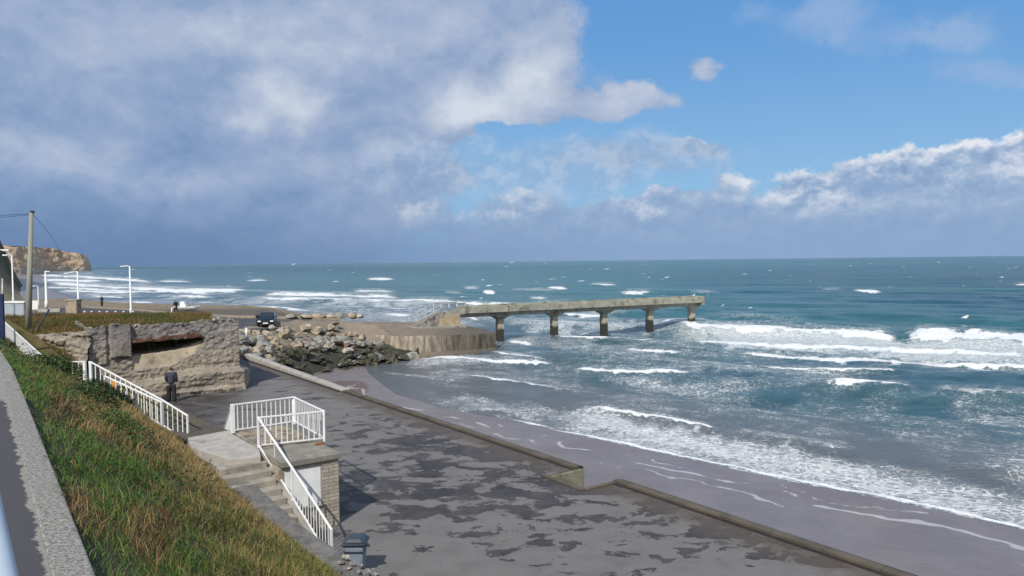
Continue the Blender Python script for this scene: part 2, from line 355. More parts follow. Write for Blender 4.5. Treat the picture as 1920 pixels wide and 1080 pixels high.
# ------------------------------------------------------------------ sea
def make_sea():
    hw = CAMZ-SEAZ
    off = np.concatenate([np.array([.45, .8, 1.15, 1.6, 2.1, 2.6]), np.arange(3.2, 70, .62), np.arange(70, 240, .75), np.arange(240, 760, 1.15)])
    D = hw*F/off
    r_ = np.concatenate([np.linspace(-1.6, -.76, 50), np.linspace(-.75, .75, 1250), np.linspace(.76, 1.5, 50)])
    Y, Rr = np.meshgrid(D, r_, indexing='ij'); X = Rr*Y
    s = shore_dist(X, Y)
    rowd = Y*Y/(hw*F)*.8+.02*0                       # metres per row: detail the mesh can carry
    calm = sstep(s, 2, 24)*.70+.30*sstep(s, 0, 4)
    near = 1/(1+(Y/900)**2)
    # wind waves, crests roughly along (0.82,-0.57)
    Z = np.zeros_like(X)
    cd = np.array([.57, .82])
    wp = 14*(fbmn(X/60, Y/60, 3)-.5)
    for lam, amp, ang, ph in ((34, .26, 0, 0), (23, .17, .16, 1.3), (15, .13, -.22, 2.2), (10.5, .09, .3, .5), (7.3, .07, -.4, 4.2), (5.1, .05, .12, 3), (3.4, .03, -.2, 1), (2.3, .02, .4, 5)):
        dx_, dy_ = cd[0]*math.cos(ang)-cd[1]*math.sin(ang), cd[0]*math.sin(ang)+cd[1]*math.cos(ang)
        ph_ = 2*math.pi*((X*dx_+Y*dy_)+wp*(.8 if lam > 8 else .35))/lam+ph
        w_ = np.sin(ph_); w_ = w_+.25*np.cos(2*ph_)
        Z += amp*w_*(.45+1.1*vnoise(X/lam/3.1+ph, Y/lam/3.1))*np.clip(1.6-rowd/lam*4, .0, 1)
    Z += (fbmn(X/1.1, Y/1.1, 3)-.5)*.22*np.clip(1-rowd/.7, 0, 1)
    Z *= calm
    foam = np.zeros_like(X); lace = np.zeros_like(X)
    rn = fbmn(Rr*160, np.log(Y)*60, 3); rn2 = fbmn(Rr*45+5, np.log(Y)*22, 3)
    def strip(pts, th, st=1.0, hh=.0, kind=0, soft=.6, wob=1.0):
        nonlocal foam, lace, Z
        P = np.array([G(a, b, SEAZ)[:2] for a, b in pts]); rr = P[:, 0]/P[:, 1]
        o_ = np.argsort(rr); rr = rr[o_]; Dd = P[:, 1][o_]
        Dc = np.exp(np.interp(Rr, rr, np.log(Dd)))
        thm = th*Dc*Dc/(hw*F)
        span = rr[-1]-rr[0]; tp = min(.035 if kind == 0 else .11, span*.45)
        L = sstep(Rr, rr[0]-tp*.3, rr[0]+tp)*(1-sstep(Rr, rr[-1]-tp, rr[-1]+tp*.3))
        e = (Y-Dc)/thm+(rn2-.5)*1.5*wob+(rn-.5)*.8*wob
        back = np.exp(-np.clip(e, 0, None)**2*1.1); front = np.exp(-np.clip(-e, 0, None)**2*3.2)
        f_ = np.where(e > 0, back, front)*L*st
        if kind == 0: foam = np.maximum(foam, f_); lace = np.maximum(lace, np.exp(-((e-1.2)/2.0)**2)*L*.55*soft)
        elif kind == 1: lace = np.maximum(lace, f_*1.0)
        if hh:
            g_ = (Y-Dc)/thm
            Z = Z+hh*L*np.where(g_ > 0, np.exp(-(g_/2.6)**2), np.exp(-(g_/1.1)**2))
    A = strip
    A([(1225, 610), (1350, 624), (1500, 630), (1600, 636), (1692, 640)], 5.5, 1, .85)
    A([(1690, 636), (1760, 640), (1850, 645), (1960, 652), (2100, 660)], 7.5, 1.1, .9)
    A([(1290, 640), (1450, 650), (1600, 655), (1750, 660), (2100, 676)], 4.5, .95, .2)
    A([(1370, 666), (1500, 675), (1650, 680), (1950, 690), (2100, 696)], 3.6, .9, .2)
    A([(1535, 724), (1620, 729), (1690, 734), (1732, 733)], 6, 1.05, .40)
    A([(1730, 736), (1800, 742), (1900, 748), (2000, 750)], 5, .55, .42)
    A([(1060, 690), (1150, 697), (1240, 702), (1310, 706)], 3.6, .9, .2)
    A([(1090, 769), (1180, 780), (1280, 797), (1360, 813)], 4, .85, .18)
    A([(1360, 813), (1450, 828), (1560, 845), (1620, 855)], 6, .45, .16)
    A([(860, 702), (960, 715), (1100, 732)], 2.6, .72, .1)
    A([(775, 673), (850, 670), (930, 676), (1050, 686)], 3.2, .85, .12)
    A([(700, 700), (780, 706), (860, 718)], 2.0, .5, .05)
    A([(1030, 590), (1100, 593), (1160, 592)], 5, 1, .2)
    A([(1235, 545), (1200, 552), (1155, 550)], 4, 1, .2)
    for a in ([(1098, 532), (1130, 535), (1163, 535)], [(680, 524), (746, 524)], [(1590, 545), (1620, 549), (1660, 549)], [(1895, 535), (1960, 537)], [(1022, 541), (1070, 542)], [(902, 548), (932, 549)]):
        A(a, 2.6, 1.0, .2, wob=.7)
    for a in ([(950, 545), (1012, 546)], [(1530, 546), (1590, 545)], [(860, 540), (910, 541)], [(1280, 548), (1360, 552)], [(820, 551), (880, 553)], [(980, 560), (1040, 562)]):
        A(a, 2.2, .62, .15, wob=.7)
    for a, th in (([(283, 528), (372, 529)], 2.6), ([(452, 527), (512, 526)], 2.2), ([(60, 516), (135, 519), (300, 531)], 3.2), ([(80, 530), (200, 540), (330, 546), (478, 546)], 5), ([(60, 524), (130, 527), (210, 528)], 4),
                  ([(478, 551), (600, 553), (700, 557), (762, 556)], 3.6), ([(470, 560), (560, 563), (700, 566), (870, 565)], 4), ([(600, 571), (700, 577), (830, 580)], 3.4), ([(360, 568), (412, 568)], 2.2), ([(100, 545), (200, 549), (280, 551)], 3.4),
                  ([(235, 568), (300, 569)], 1.8), ([(390, 580), (425, 579)], 1.8), ([(660, 555), (760, 558)], 3.6), ([(980, 606), (1050, 608), (1110, 611)], 2.8), ([(845, 596), (905, 604)], 3), ([(975, 628), (1110, 640), (1260, 634)], 2.6), ([(940, 641), (1010, 646)], 3), ([(1200, 640), (1280, 645)], 2.4)):
        A(a, th, .85, .12, wob=.8)
    lace = np.maximum(lace, np.clip(fbmn(X/9+4, Y/9, 4)*.9-.22, 0, 1)*sstep(s, 1, 8)*(1-sstep(s, 45, 110)))
    B = lambda pts, th, st: A(pts, th, st*.84, 0, 1, wob=.8)
    B([(1230, 618), (1400, 640), (1700, 664), (2100, 684)], 26, 1.12)
    B([(940, 640), (1100, 650), (1300, 690), (1500, 705), (1700, 716)], 24, .42)
    B([(1060, 690), (1250, 720), (1460, 735)], 16, .50)
    B([(1000, 780), (1150, 803), (1350, 846), (1500, 872), (1700, 925), (1960, 985)], 28, 1.05)
    B([(760, 745), (950, 770), (1150, 795)], 22, .50)
    B([(860, 690), (1000, 710), (1200, 745)], 24, .36)
    B([(1740, 755), (1850, 780), (2000, 810)], 26, .50)
    B([(1300, 622), (1450, 634), (1700, 648), (2000, 662)], 9, 1.2); B([(1310, 640), (1500, 652), (2000, 675)], 6, 1.0)
    B([(1640, 880), (1780, 930), (2000, 960)], 30, .55)
    B([(480, 556), (650, 566), (880, 574)], 9, .72)
    B([(50, 524), (200, 538), (480, 552)], 9, .72)
    B([(880, 600), (1050, 612), (1230, 612), (1330, 618)], 16, .62)
    B([(960, 543), (1060, 545)], 5, .5); B([(840, 628), (960, 640)], 8, .6)
    for a_, th_ in (([(905, 660), (960, 668), (1040, 680)], 2.6), ([(1400, 690), (1560, 700), (1700, 705)], 2.0), ([(1150, 655), (1230, 660), (1300, 664)], 2.2), ([(1060, 620), (1130, 624), (1190, 622)], 2.2), ([(1800, 700), (1900, 706), (2000, 708)], 2.2), ([(640, 545), (760, 548)], 2), ([(300, 556), (420, 560)], 2.4), ([(150, 553), (260, 560)], 2.2), ([(430, 575), (560, 583), (640, 586)], 2.4), ([(700, 590), (790, 594)], 2.2)):
        A(a_, th_, .72, .10, wob=.9)
    for a_, th_ in (([(800, 612), (900, 618)], 2.4), ([(60, 538), (220, 546), (420, 556)], 2.6), ([(760, 566), (900, 572), (1000, 576)], 2.4), ([(1180, 574), (1300, 579)], 2.0), ([(1280, 604), (1340, 608)], 2.6)):
        A(a_, th_, .75, .10, wob=.8)
    # swells that have not broken
    for pts, th, hh in (([(1330, 600), (1500, 606), (1700, 612), (2000, 622)], 12, .55), ([(1180, 700), (1400, 716), (1540, 722)], 8, .18), ([(880, 590), (1010, 590)], 5, .3),
                        ([(1100, 745), (1300, 765), (1500, 790)], 8, .14), ([(1750, 868), (1850, 885), (2000, 905)], 7, .18), ([(1500, 780), (1750, 800), (1960, 812)], 10, .16)):
        A(pts, th, 0, hh, 2)
    # whitecaps over open water
    lg = np.log(Y)
    for cnt, y0, y1, th in ((95, 490, 522, .45), (40, 520, 560, .8), (22, 560, 610, .9)):
        for _ in range(cnt):
            px = random.uniform(200, 1990); py = y0+(y1-y0)*random.random()**1.2
            P = G(px, py, SEAZ)
            if shore_dist(np.array([P.x]), np.array([P.y]))[0] < 40: continue
            rc = P.x/P.y; hwid = random.uniform(3, 13)/F*(.8 if th < .5 else 1.1)
            j0, j1 = np.searchsorted(r_, [rc-hwid*1.5, rc+hwid*1.5]); 
            thm = th*random.uniform(.7, 1.5)*P.y**2/(hw*F)
            i0, i1 = np.searchsorted(-D, [-(P.y+4*thm), -(P.y-4*thm)])
            if i1 <= i0 or j1 <= j0: continue
            sub = (slice(i0, i1), slice(j0, j1))
            e = np.sqrt(((Rr[sub]-rc)/hwid)**2+((Y[sub]-P.y-thm*(Rr[sub]-rc)/hwid*.8)/thm)**2)+(rn[sub]-.5)*.8
            foam[sub] = np.maximum(foam[sub], (1-sstep(e, .3, 1.2))*random.uniform(.35, .8))
    # edge of the water
    wig = (fbmn(X/2.2, Y/2.2, 3)-.5)*1.6
    ed = np.exp(-((s-.40+wig*.4)/.27)**2)*(.45+.9*fbmn(X/1.3, Y/1.3, 3))*np.clip(Y/30, .6, 1)*(1-.75*sstep(Y, 42, 54))
    ed *= (Y < 60); foam = np.maximum(foam, ed)
    lace = np.maximum(lace, (.35+.5*fbmn(X/4, Y/4, 3))*sstep(s, -.5, .6)*(1-sstep(s, 2.5, 7.5))*(1-.8*sstep(Y, 40, 54))*(Y < 62))
    lace = np.maximum(lace, .5*sstep(s, 0, 3)*(1-sstep(s, 14, 30))*(Y > 100)*(fbmn(X/30, Y/30, 2)))
    lace = np.maximum(lace, .25*sstep(fbmn(X/9, Y/9, 3), .45, .75)*(1-sstep(s, 40, 90)))
    Z += foam*.10*calm
    shal = 1-sstep(s+(fbmn(X/20, Y/20, 3)-.5)*14, 1, 24)
    # broad bands of differing water, plus cloud shadow painted bluer offshore to the right
    deep_shade = sstep(fbmn(X/420+3.1, Y/700+1.2, 3)+.25*sstep(Rr, .1, .6)*sstep(Y, 90, 190), .42, .78)
    turb = sstep(fbmn(X/26+8, Y/26, 3), .4, .75)*(1-sstep(s, 60, 140))
    inner = 1-sstep(s+(fbmn(X/30, Y/30, 3)-.5)*30, 30, 75); opn = sstep(s, 50, 400)
    V = np.stack([X, Y, SEAZ+Z-.0], -1)
    V[..., 2] -= .5*sstep(-s, .8, 4)
    return V, foam, lace, shal, deep_shade, turb, inner, opn
V_, foam_, lace_, shal_, deep_shade_, turb_, inn_, opn_ = make_sea()
wm, t, b = newmat('sea_water')
geo = t.new('ShaderNodeNewGeometry').outputs['Position']
fo, la, sh, dp, tb = [t.attr(k) for k in ('foam', 'lace', 'shallow', 'deep_shade', 'turbid')]
cdn = t.new('ShaderNodeCameraData').outputs['View Distance'] if False else None
n1 = t.noise(geo, .9, 5, .65); n2 = t.noise(geo, 3.2, 5, .65, .6)
fm = t.mr(t.math('ADD', fo, t.math('MULTIPLY', t.math('SUBTRACT', t.math('ADD', t.math('MULTIPLY', n1, .5), t.math('MULTIPLY', t.noise(geo, 7.0, 5, .75), .5)), .5), 1.9)), .34, .66)
wv = t.vm('ADD', geo, t.vm('SCALE', t.vm('SUBTRACT', t.noise(geo, .8, 4, .6, color=True), (.5, .5, .5)), 1.5))
wv = t.vm('MULTIPLY', wv, (1, 1, .2))
vd1 = t.voro(wv, 2.1, 'DISTANCE_TO_EDGE'); vd2 = t.voro(t.vm('ADD', wv, (5, 3, 0)), 5.5, 'DISTANCE_TO_EDGE')
thr = t.math('MULTIPLY', t.math('ADD', la, t.math('MULTIPLY', t.math('SUBTRACT', t.noise(geo, .6, 7, .75), .5), 1.4)), .30)
net = t.math('MAXIMUM', t.mr(t.math('SUBTRACT', thr, vd1), -.02, .12), t.math('MULTIPLY', t.mr(t.math('SUBTRACT', t.math('MULTIPLY', thr, .9), vd2), -.02, .14), .8))
net = t.math('MULTIPLY', net, t.mr(la, .06, .30))
net = t.math('MULTIPLY', net, t.mr(n2, .25, .6, .45, 1.0))
film = t.math('MULTIPLY', t.mr(la, .10, .85), t.mr(t.noise(geo, 4.5, 6, .8), .36, .62, .12, .62))
mask = t.math('MAXIMUM', fm, t.math('MAXIMUM', t.math('MULTIPLY', net, .80), film))
wc = t.mix(dp, (.022, .125, .126), (.010, .058, .092))
wc = t.mix(t.mr(t.noise(geo, .02, 4, .6), .35, .7), wc, (.034, .125, .120))
wc = t.mix(t.math('MULTIPLY', tb, .55), wc, (.055, .115, .105))
wc = t.mix(t.attr('inner'), wc, (.046, .104, .126))
wc = t.mix(t.mr(t.noise(t.vm('MULTIPLY', geo, (.5, 1.1, 1)), .35, 7, .72), .42, .62, 0, .5), wc, (.012, .045, .06))
wc = t.mix(sh, wc, (.105, .115, .125))
colr = t.mix(mask, wc, t.mix(t.mr(t.noise(geo, 5, 6, .75), .35, .65), (.58, .62, .66), (.86, .87, .88)))
t.put(b.inputs['Base Color'], colr)
t.put(b.inputs['Roughness'], t.mr(mask, 0, 1, .16, .85))
t.put(b.inputs['Specular IOR Level'], t.math('MULTIPLY', t.mr(mask, 0, 1, .36, .15), t.math('SUBTRACT', 1.0, t.math('MULTIPLY', t.attr('open'), .55)))); b.inputs['IOR'].default_value = 1.33
bn = t.new('ShaderNodeBump'); bn.inputs['Strength'].default_value = 1; bn.inputs['Distance'].default_value = .38
hgt = t.math('ADD', t.noise(t.vm('MULTIPLY', geo, (1, 1.3, 1)), .55, 6, .62), t.math('MULTIPLY', t.noise(t.vm('MULTIPLY', geo, (1, 1.2, 1)), 2.4, 4, .6), .28))
hgt = t.math('MULTIPLY', hgt, t.math('ADD', 1.0, t.math('MULTIPLY', t.attr('open'), 2.6)))
hgt = t.math('ADD', hgt, t.math('MULTIPLY', mask, .12))
t.put(bn.inputs['Height'], hgt); t.l.new(bn.outputs[0], b.inputs['Normal'])
sea = struct(fastmesh('sea', V_.reshape(-1, 3), quads(*foam_.shape), wm, dict(foam=foam_, lace=lace_, shallow=shal_, deep_shade=deep_shade_, turbid=turb_, inner=inn_, open=opn_)))
del V_

# ------------------------------------------------------------------ seawall frame: U along the wall away, V to seaward
UX = Vector((-.585, .811, 0)); VX = Vector((.811, .585, 0))
def UV(u, v, z=0.0): return UX*u+VX*v+Vector((0, 0, z))
WV = 17.55                                            # seaward edge of the promenade

# beach
def make_beach():
    off = np.concatenate([np.array([2.2, 4, 7]), np.arange(9, 120, 2.0), np.arange(120, 760, 1.8)])
    D = 10.0*F/off; r_ = np.linspace(-1.3, 1.2, 620)
    Y, Rr = np.meshgrid(D, r_, indexing='ij'); X = Rr*Y
    s = shore_dist(X, Y)
    Z = SEAZ+np.where(s < 0, np.clip(-s*.032, 0, .75), -s*.05); Z = np.maximum(Z, -9)
    Z += (fbmn(X/6, Y/6, 3)-.5)*.10*sstep(np.abs(s), 0, 3)
    Z -= .30*np.exp(-((s+9.5)/1.2)**2)*0
    Z = np.where((s < -25) & (Y < 110), Z-1.0*0, Z)
    foam = np.zeros_like(X)
    wig = (fbmn(X/3.5+9, Y/3.5, 4)-.5)*3.6
    m1 = sstep(Y, 17, 24)*(1-sstep(Y, 62, 70))
    for c_, w_, st in ((-2.2, .20, 1.0), (-3.6, .16, .75), (-1.2, .14, .6)):
        foam = np.maximum(foam, np.exp(-((s-c_+wig)/w_)**2)*st*m1*sstep(fbmn(X/4+c_*3, Y/4, 3), .36, .62))
    rust = np.exp(-(((X+14.6)/2.9)**2+((Y-61)/6.0)**2)**2)
    dry = sstep(-s, 9, 20)*0+sstep(-s+(fbmn(X/4, Y/4, 3)-.5)*5, 7, 16)
    return np.stack([X, Y, Z], -1), foam, rust, dry
Vb, bf, br, bd = make_beach()
bm_, t, b = newmat('wet_sand')
geo = t.new('ShaderNodeNewGeometry').outputs['Position']
c0 = t.mix(t.mr(t.noise(geo, .35, 5, .6), .3, .7), (.165, .135, .130), (.205, .172, .165))
c0 = t.mix(t.math('MULTIPLY', t.attr('dry'), .5), c0, (.20, .17, .165))
c0 = t.mix(t.mr(t.math('ADD', t.attr('rust'), t.math('MULTIPLY', t.math('SUBTRACT', t.noise(geo, .6, 5, .7), .5), .9)), .45, .65), c0, (.13, .075, .050))
fmk = t.mr(t.math('ADD', t.attr('foam'), t.math('MULTIPLY', t.math('SUBTRACT', t.noise(geo, 2.5, 5, .7), .5), 1.0)), .42, .62)
c0 = t.mix(t.math('MULTIPLY', fmk, .52), c0, (.62, .62, .64))
t.put(b.inputs['Base Color'], c0)
t.put(b.inputs['Roughness'], t.mr(t.noise(geo, .25, 4, .6), .3, .7, .22, .42)); b.inputs['Specular IOR Level'].default_value = .45
bn = t.new('ShaderNodeBump'); bn.inputs['Distance'].default_value = .05
t.put(bn.inputs['Height'], t.math('ADD', t.noise(t.vm('MULTIPLY', geo, (1, 2.6, 1)), 1.6, 6, .65), t.math('MULTIPLY', t.noise(geo, 14, 4, .7), .12))); t.l.new(bn.outputs[0], b.inputs['Normal'])
struct(fastmesh('beach', Vb.reshape(-1, 3), quads(*bf.shape), bm_, dict(foam=bf, rust=br, dry=bd)))

# ------------------------------------------------------------------ promenade
pm_, t, b = newmat('worn_asphalt')
geo = t.new('ShaderNodeNewGeometry').outputs['Position']
gx, gy, gz = t.xyz(geo)
vv = t.math('ADD', t.math('MULTIPLY', gx, .811), t.math('MULTIPLY', gy, .585))
big_ = t.noise(geo, .16, 3, .5)
n3 = t.noise(t.vm('ADD', t.vm('MULTIPLY', geo, (.8, 1.15, 1)), t.vm('SCALE', t.vm('SUBTRACT', t.noise(geo, 1.3, 3, .5, color=True), (.5, .5, .5)), .5)), .95, 10, .66, .3)
bias = t.math('ADD', t.mr(gy, 27, 40, .0, -.13), t.mr(gy, 20.5, 16.5, .0, -.075))
bias = t.math('ADD', bias, t.mr(gx, -1.5, -5.0, .0, .05))
bias = t.math('ADD', bias, t.mr(t.vm('LENGTH', t.vm('MULTIPLY', t.vm('SUBTRACT', geo, (-1.5, 27.5, 0)), (1, .8, 1)), out=1), 2.0, 7.5, .018, -.025))
bias = t.math('ADD', bias, t.mr(vv, WV-5.0, WV-1.0, .0, .07))
pt = t.mr(t.math('ADD', t.math('ADD', n3, t.math('MULTIPLY', t.math('SUBTRACT', big_, .5), .45)), bias), .532, .545)
dkr = t.mr(gy, 34, 42)                                 # damp dark area by the bunker
pt = t.math('MAXIMUM', pt, t.math('MULTIPLY', t.mr(t.math('ADD', gx, t.math('MULTIPLY', gy, .25)), -3.5, -6.5), t.math('MULTIPLY', t.mr(gy, 27, 30), t.mr(n3, .38, .5, .4, 1.0))))
grain = t.noise(geo, 45, 3, .7)
lightc = t.mix(grain, (.138, .131, .129), (.200, .190, .186))
lightc = t.mix(t.mr(t.noise(geo, 1.1, 6, .6), .4, .7), lightc, (.142, .133, .130))
darkc = t.mix(t.mr(t.noise(geo, 3, 5, .7), .3, .7), (.034, .030, .030), (.056, .049, .048))
cc = t.mix(t.math('MULTIPLY', pt, t.mr(t.noise(geo, .5, 5, .7), .35, .65, .72, 1.0)), lightc, darkc)
cc = t.mix(t.math('MULTIPLY', t.mr(t.math('ADD', vv, t.math('MULTIPLY', t.math('SUBTRACT', n3, .5), 3.0)), WV-1.7, WV-.5), .75), cc, t.mix(n3, (.075, .058, .048), (.12, .092, .075)))
t.put(b.inputs['Base Color'], cc); t.put(b.inputs['Roughness'], t.mr(pt, 0, 1, .85, .6)); b.inputs['Specular IOR Level'].default_value = .25
bn = t.new('ShaderNodeBump'); bn.inputs['Distance'].default_value = .012
t.put(bn.inputs['Height'], t.math('ADD', grain, t.math('MULTIPLY', pt, -.8))); t.l.new(bn.outputs[0], b.inputs['Normal'])
uN, uF = -14.0, 62.0
nu0, nu1 = 18.55, 20.55                                # the notch cut into the edge
poly = [UV(uN, -2), UV(uN, WV), UV(nu0, WV), UV(nu0+.2, WV-1.35), UV(nu1, WV-1.35), UV(nu1, WV), UV(uF, WV+.2), UV(uF, -2)]
struct(MB().prism([(p.x, p.y) for p in poly], -.25, 0).build('promenade', pm_))

# sea walls
wallm = pmat('sea_wall_concrete', (.20, .17, .13), (.13, .11, .085), 1.5, .9, .02, 9, c3=(.06, .07, .04), s3=1.2, t3=(.5, .62))
copm = pmat('coping_concrete', (.125, .105, .085), (.08, .07, .058), 1.2, .9, .012, 14, c3=(.085, .075, .065), s3=.8, t3=(.5, .66))
tarm = pmat('tar_joint', (.022, .02, .02), (.035, .03, .028), 2, .8)
def sea_wall(u0, u1, label, wlab, end=None, hgt=.10, wd=.26):
    o = thing('sea_wall', UV(u0, WV, -3), label, 'sea wall', 'concrete sea walls along the promenade edge')
    w = MB(); N = max(2, int((u1-u0)/1.5))
    for k in range(N):
        a, c_ = u0+(u1-u0)*k/N, u0+(u1-u0)*(k+1)/N
        p = [UV(a, WV+.02), UV(a, WV+.30), UV(c_, WV+.30), UV(c_, WV+.02)]
        w.prism([(x.x, x.y) for x in p][::1], -3.6, -.01)
    w.build('wall', wallm, o)
    cpm = MB()
    for k in range(N):
        a, c_ = u0+(u1-u0)*k/N+.008, u0+(u1-u0)*(k+1)/N-.008
        jz = random.uniform(-.008, .008)
        p = [UV(a, WV-.02), UV(a, WV+wd), UV(c_, WV+wd), UV(c_, WV-.02)]
        cpm.prism([(x.x, x.y) for x in p], -.008, hgt+jz)
    cpm.build('coping', copm, o, bevel=.02)
    j = MB(); p = [UV(u0, WV-.17), UV(u0, WV-.022), UV(u1, WV-.022), UV(u1, WV-.17)]
    j.prism([(x.x, x.y) for x in p], -.05, .006); j.build('joint', tarm, o)
    j = MB(); p = [UV(u0, WV+wd+.004), UV(u0, WV+wd+.17), UV(u1, WV+wd+.17), UV(u1, WV+wd+.004)]
    j.prism([(x.x, x.y) for x in p], -1.2, .03); j.build('weed_ledge', tarm, o)
    return o
sea_wall(uN, nu0-.02, 'low brown concrete kerb wall above the beach, nearer than the notch', '')
sea_wall(nu1+.02, 41.5, 'long grey concrete kerb wall running from the notch back to the rocks', '')
# parapet beyond, a taller smooth piece
o = thing('parapet', UV(41.6, WV, 0), 'smooth pale concrete parapet sloping along the promenade beside the boulders', 'parapet')
pp = [UV(41.55, WV-.1), UV(41.55, WV+.42), UV(61, WV+.42), UV(61, WV-.1)]
MB().prism([(x.x, x.y) for x in pp], -.9, [.12, .12, .40, .40]).build('wall', CONC_L, o, bevel=.04)
pp = [UV(41.55, WV-.32), UV(41.55, WV-.11), UV(61, WV-.11), UV(61, WV-.32)]
MB().prism([(x.x, x.y) for x in pp], -.02, .03).build('dark_strip', tarm, o)  # narrow dark strip along the foot of the parapet
# slipway walls of the notch
greenc = pmat('algae_concrete', (.25, .24, .185), (.16, .165, .12), 2.5, .9, .02, 12, c3=(.12, .13, .07), s3=1.6, t3=(.5, .65))
o = thing('notch_wall', UV(nu1, WV-1.4, -3), 'pale green stained concrete wall lining the notch in the promenade edge', 'retaining wall')
pp = [UV(nu1-.16, WV-1.34), UV(nu1-.16, WV+.32), UV(nu1-.003, WV+.32), UV(nu1-.003, WV-1.34)]
MB().prism([(x.x, x.y) for x in pp], -3.5, -.03).build('end_wall', greenc, o)
pp = [UV(nu0+.0, WV-1.34), UV(nu0+.0, WV-1.2), UV(nu1-.17, WV-1.2), UV(nu1-.17, WV-1.34)]
MB().prism([(x.x, x.y) for x in pp], -3.5, -.02).build('back_wall', greenc, o)
ed = MB()
ed.bar(UV(nu0-.1, WV-1.45, .035), UV(nu1+.15, WV-1.45, .035), .16, .07); ed.bar(UV(nu0-.12, WV-1.36, .03), UV(nu0-.12, WV-.04, .03), .16, .06)
ed.build('edging', copm, o, bevel=.01)

# ------------------------------------------------------------------ inland ground (one sheet): grass mound, road level, bank, far hills
def make_ground():
    D = np.concatenate([np.arange(24, 66, .35), np.arange(66, 130, .9), 130*1.028**np.arange(0, 96)])
    r_ = np.concatenate([np.linspace(-1.6, -.85, 30), np.linspace(-.845, -.1, 420), np.linspace(-.09, 1.2, 30)])
    Y, Rr = np.meshgrid(D, r_, indexing='ij'); X = Rr*Y
    s = shore_dist(X, Y); v = .811*X+.585*Y; u = -.585*X+.811*Y
    # bank between the ramp and the bunker
    zb = np.interp(Rr, [-.75, -.66, -.59, -.56, -.535], [4.2, 4.0, 2.6, 1.2, -.3])
    zb = np.where(Y < 31, np.minimum(zb, 3.0), zb)
    mnd = -.6+4.45*sstep(u, 48.8, 49.3)*(1-sstep(Y, 57, 66))*(1-sstep(Rr, -.405, -.385))
    mnd = np.where(Rr < -.575, np.maximum(mnd, 3.6*sstep(Y, 40.6, 41.4)*(1-sstep(Y, 55, 64))), mnd)
    road = .90*sstep(Y, 64, 70)-.6*(1-sstep(Y, 64, 70))
    Z = np.where(Y < 41, np.where(Rr < -.545, zb, -.6), np.maximum(mnd, road))
    Z = np.where((Y >= 41) & (Rr < -.60), np.maximum(Z, 3.3*(1-sstep(Y, 60, 72))), Z)
    Z = np.maximum(Z, -.5)
    Z = np.where(v > WV-.6, Z-8*sstep(v, WV-.6, WV+1.0)*(1-sstep(Y, 75, 80)), Z)
    Z += (fbmn(X/1.6, Y/1.6, 4)-.5)*.22*(Z > 1.0)*(Y > 30)+(fbmn(X/.5, Y/.5, 3)-.5)*.06*(Z > 1.5)
    # fall to the shore behind the road
    fall = np.clip(-3+(-s)*.24, -4, 60)
    Z = np.where(Y > 70, np.minimum(Z, fall), Z); Z = np.where(s > 0, -4.5, Z)
    # rough strip between the road and the sea
    rg = sstep(Y, 119, 126)*(s < -8)*(Y < 400)
    Z += rg*(fbmn(X/7, Y/4, 4)-.35)*.35*sstep(-s, 8, 18)
    Z = np.where((Y > 112) & (s < 0), np.minimum(Z, .95-(Y-112)*.03), Z)
    # coastal hills to the left
    hill = 27*sstep(-Rr+(fbmn(X/60, Y/60, 3)-.5)*.02, .628, .692)*sstep(Y, 230, 400)
    hill += 6*sstep(-Rr, .645, .70)*sstep(Y, 110, 240)
    hill *= 1-sstep(Y, 560, 760)
    Z = Z+hill*sstep(-s, 2, 26)*(.8+.4*fbmn(X/25, Y/25, 4))
    return np.stack([X, Y, Z], -1)
Vg = make_ground()
gm, t, b = newmat('dry_grass_ground')
geo = t.new('ShaderNodeNewGeometry').outputs['Position']; gx, gy, gz = t.xyz(geo)
g1 = t.noise(geo, .55, 6, .65); g2 = t.noise(geo, 3.5, 5, .7); g3 = t.noise(geo, .05, 5, .7)
gc = t.mix(t.mr(g1, .35, .62), (.115, .100, .035), (.19, .135, .055))
gc = t.mix(t.mr(g2, .45, .7), gc, (.075, .085, .03))
gc = t.mix(t.mr(gz, 2.9, 1.9), gc, t.mix(g2, (.10, .095, .09), (.16, .14, .12)))
gc = t.mix(t.mr(t.math('ADD', gy, t.math('MULTIPLY', t.math('SUBTRACT', g1, .5), 12)), 108, 116), gc, t.mix(t.mr(g1, .4, .6), (.30, .24, .185), t.mix(g2, (.12, .12, .06), (.20, .16, .12))))
gc = t.mix(t.mr(gy, 230, 380), gc, t.mix(t.mr(g3, .42, .6), (.055, .060, .030), (.16, .12, .08)))
t.put(b.inputs['Base Color'], gc); b.inputs['Roughness'].default_value = .95; b.inputs['Specular IOR Level'].default_value = .1
bn = t.new('ShaderNodeBump'); bn.inputs['Distance'].default_value = .12
t.put(bn.inputs['Height'], t.noise(geo, 6, 6, .75)); t.l.new(bn.outputs[0], b.inputs['Normal'])
struct(fastmesh('ground', Vg.reshape(-1, 3), quads(Vg.shape[0], Vg.shape[1]), gm))
def flat_sheet(name, pts, z, mat_):
    return struct(MB().prism([(p[0], p[1]) for p in pts], z-.15, z).build(name, mat_))
roadm = pmat('road_asphalt', (.075, .072, .08), (.055, .054, .062), .8, .85, .01, 20, c3=(.10, .095, .095), s3=.3, t3=(.5, .7))
rp = [G(500, 617, .93), G(520, 608, .93), G(520, 600, .93), G(430, 597, .93), G(330, 591, .93), G(250, 583, .93), G(150, 577, .93), G(95, 577, .93), G(100, 596, .93), G(250, 598, .93), G(420, 622, .93), G(450, 627, .93)]
flat_sheet('road', rp, .955, roadm)
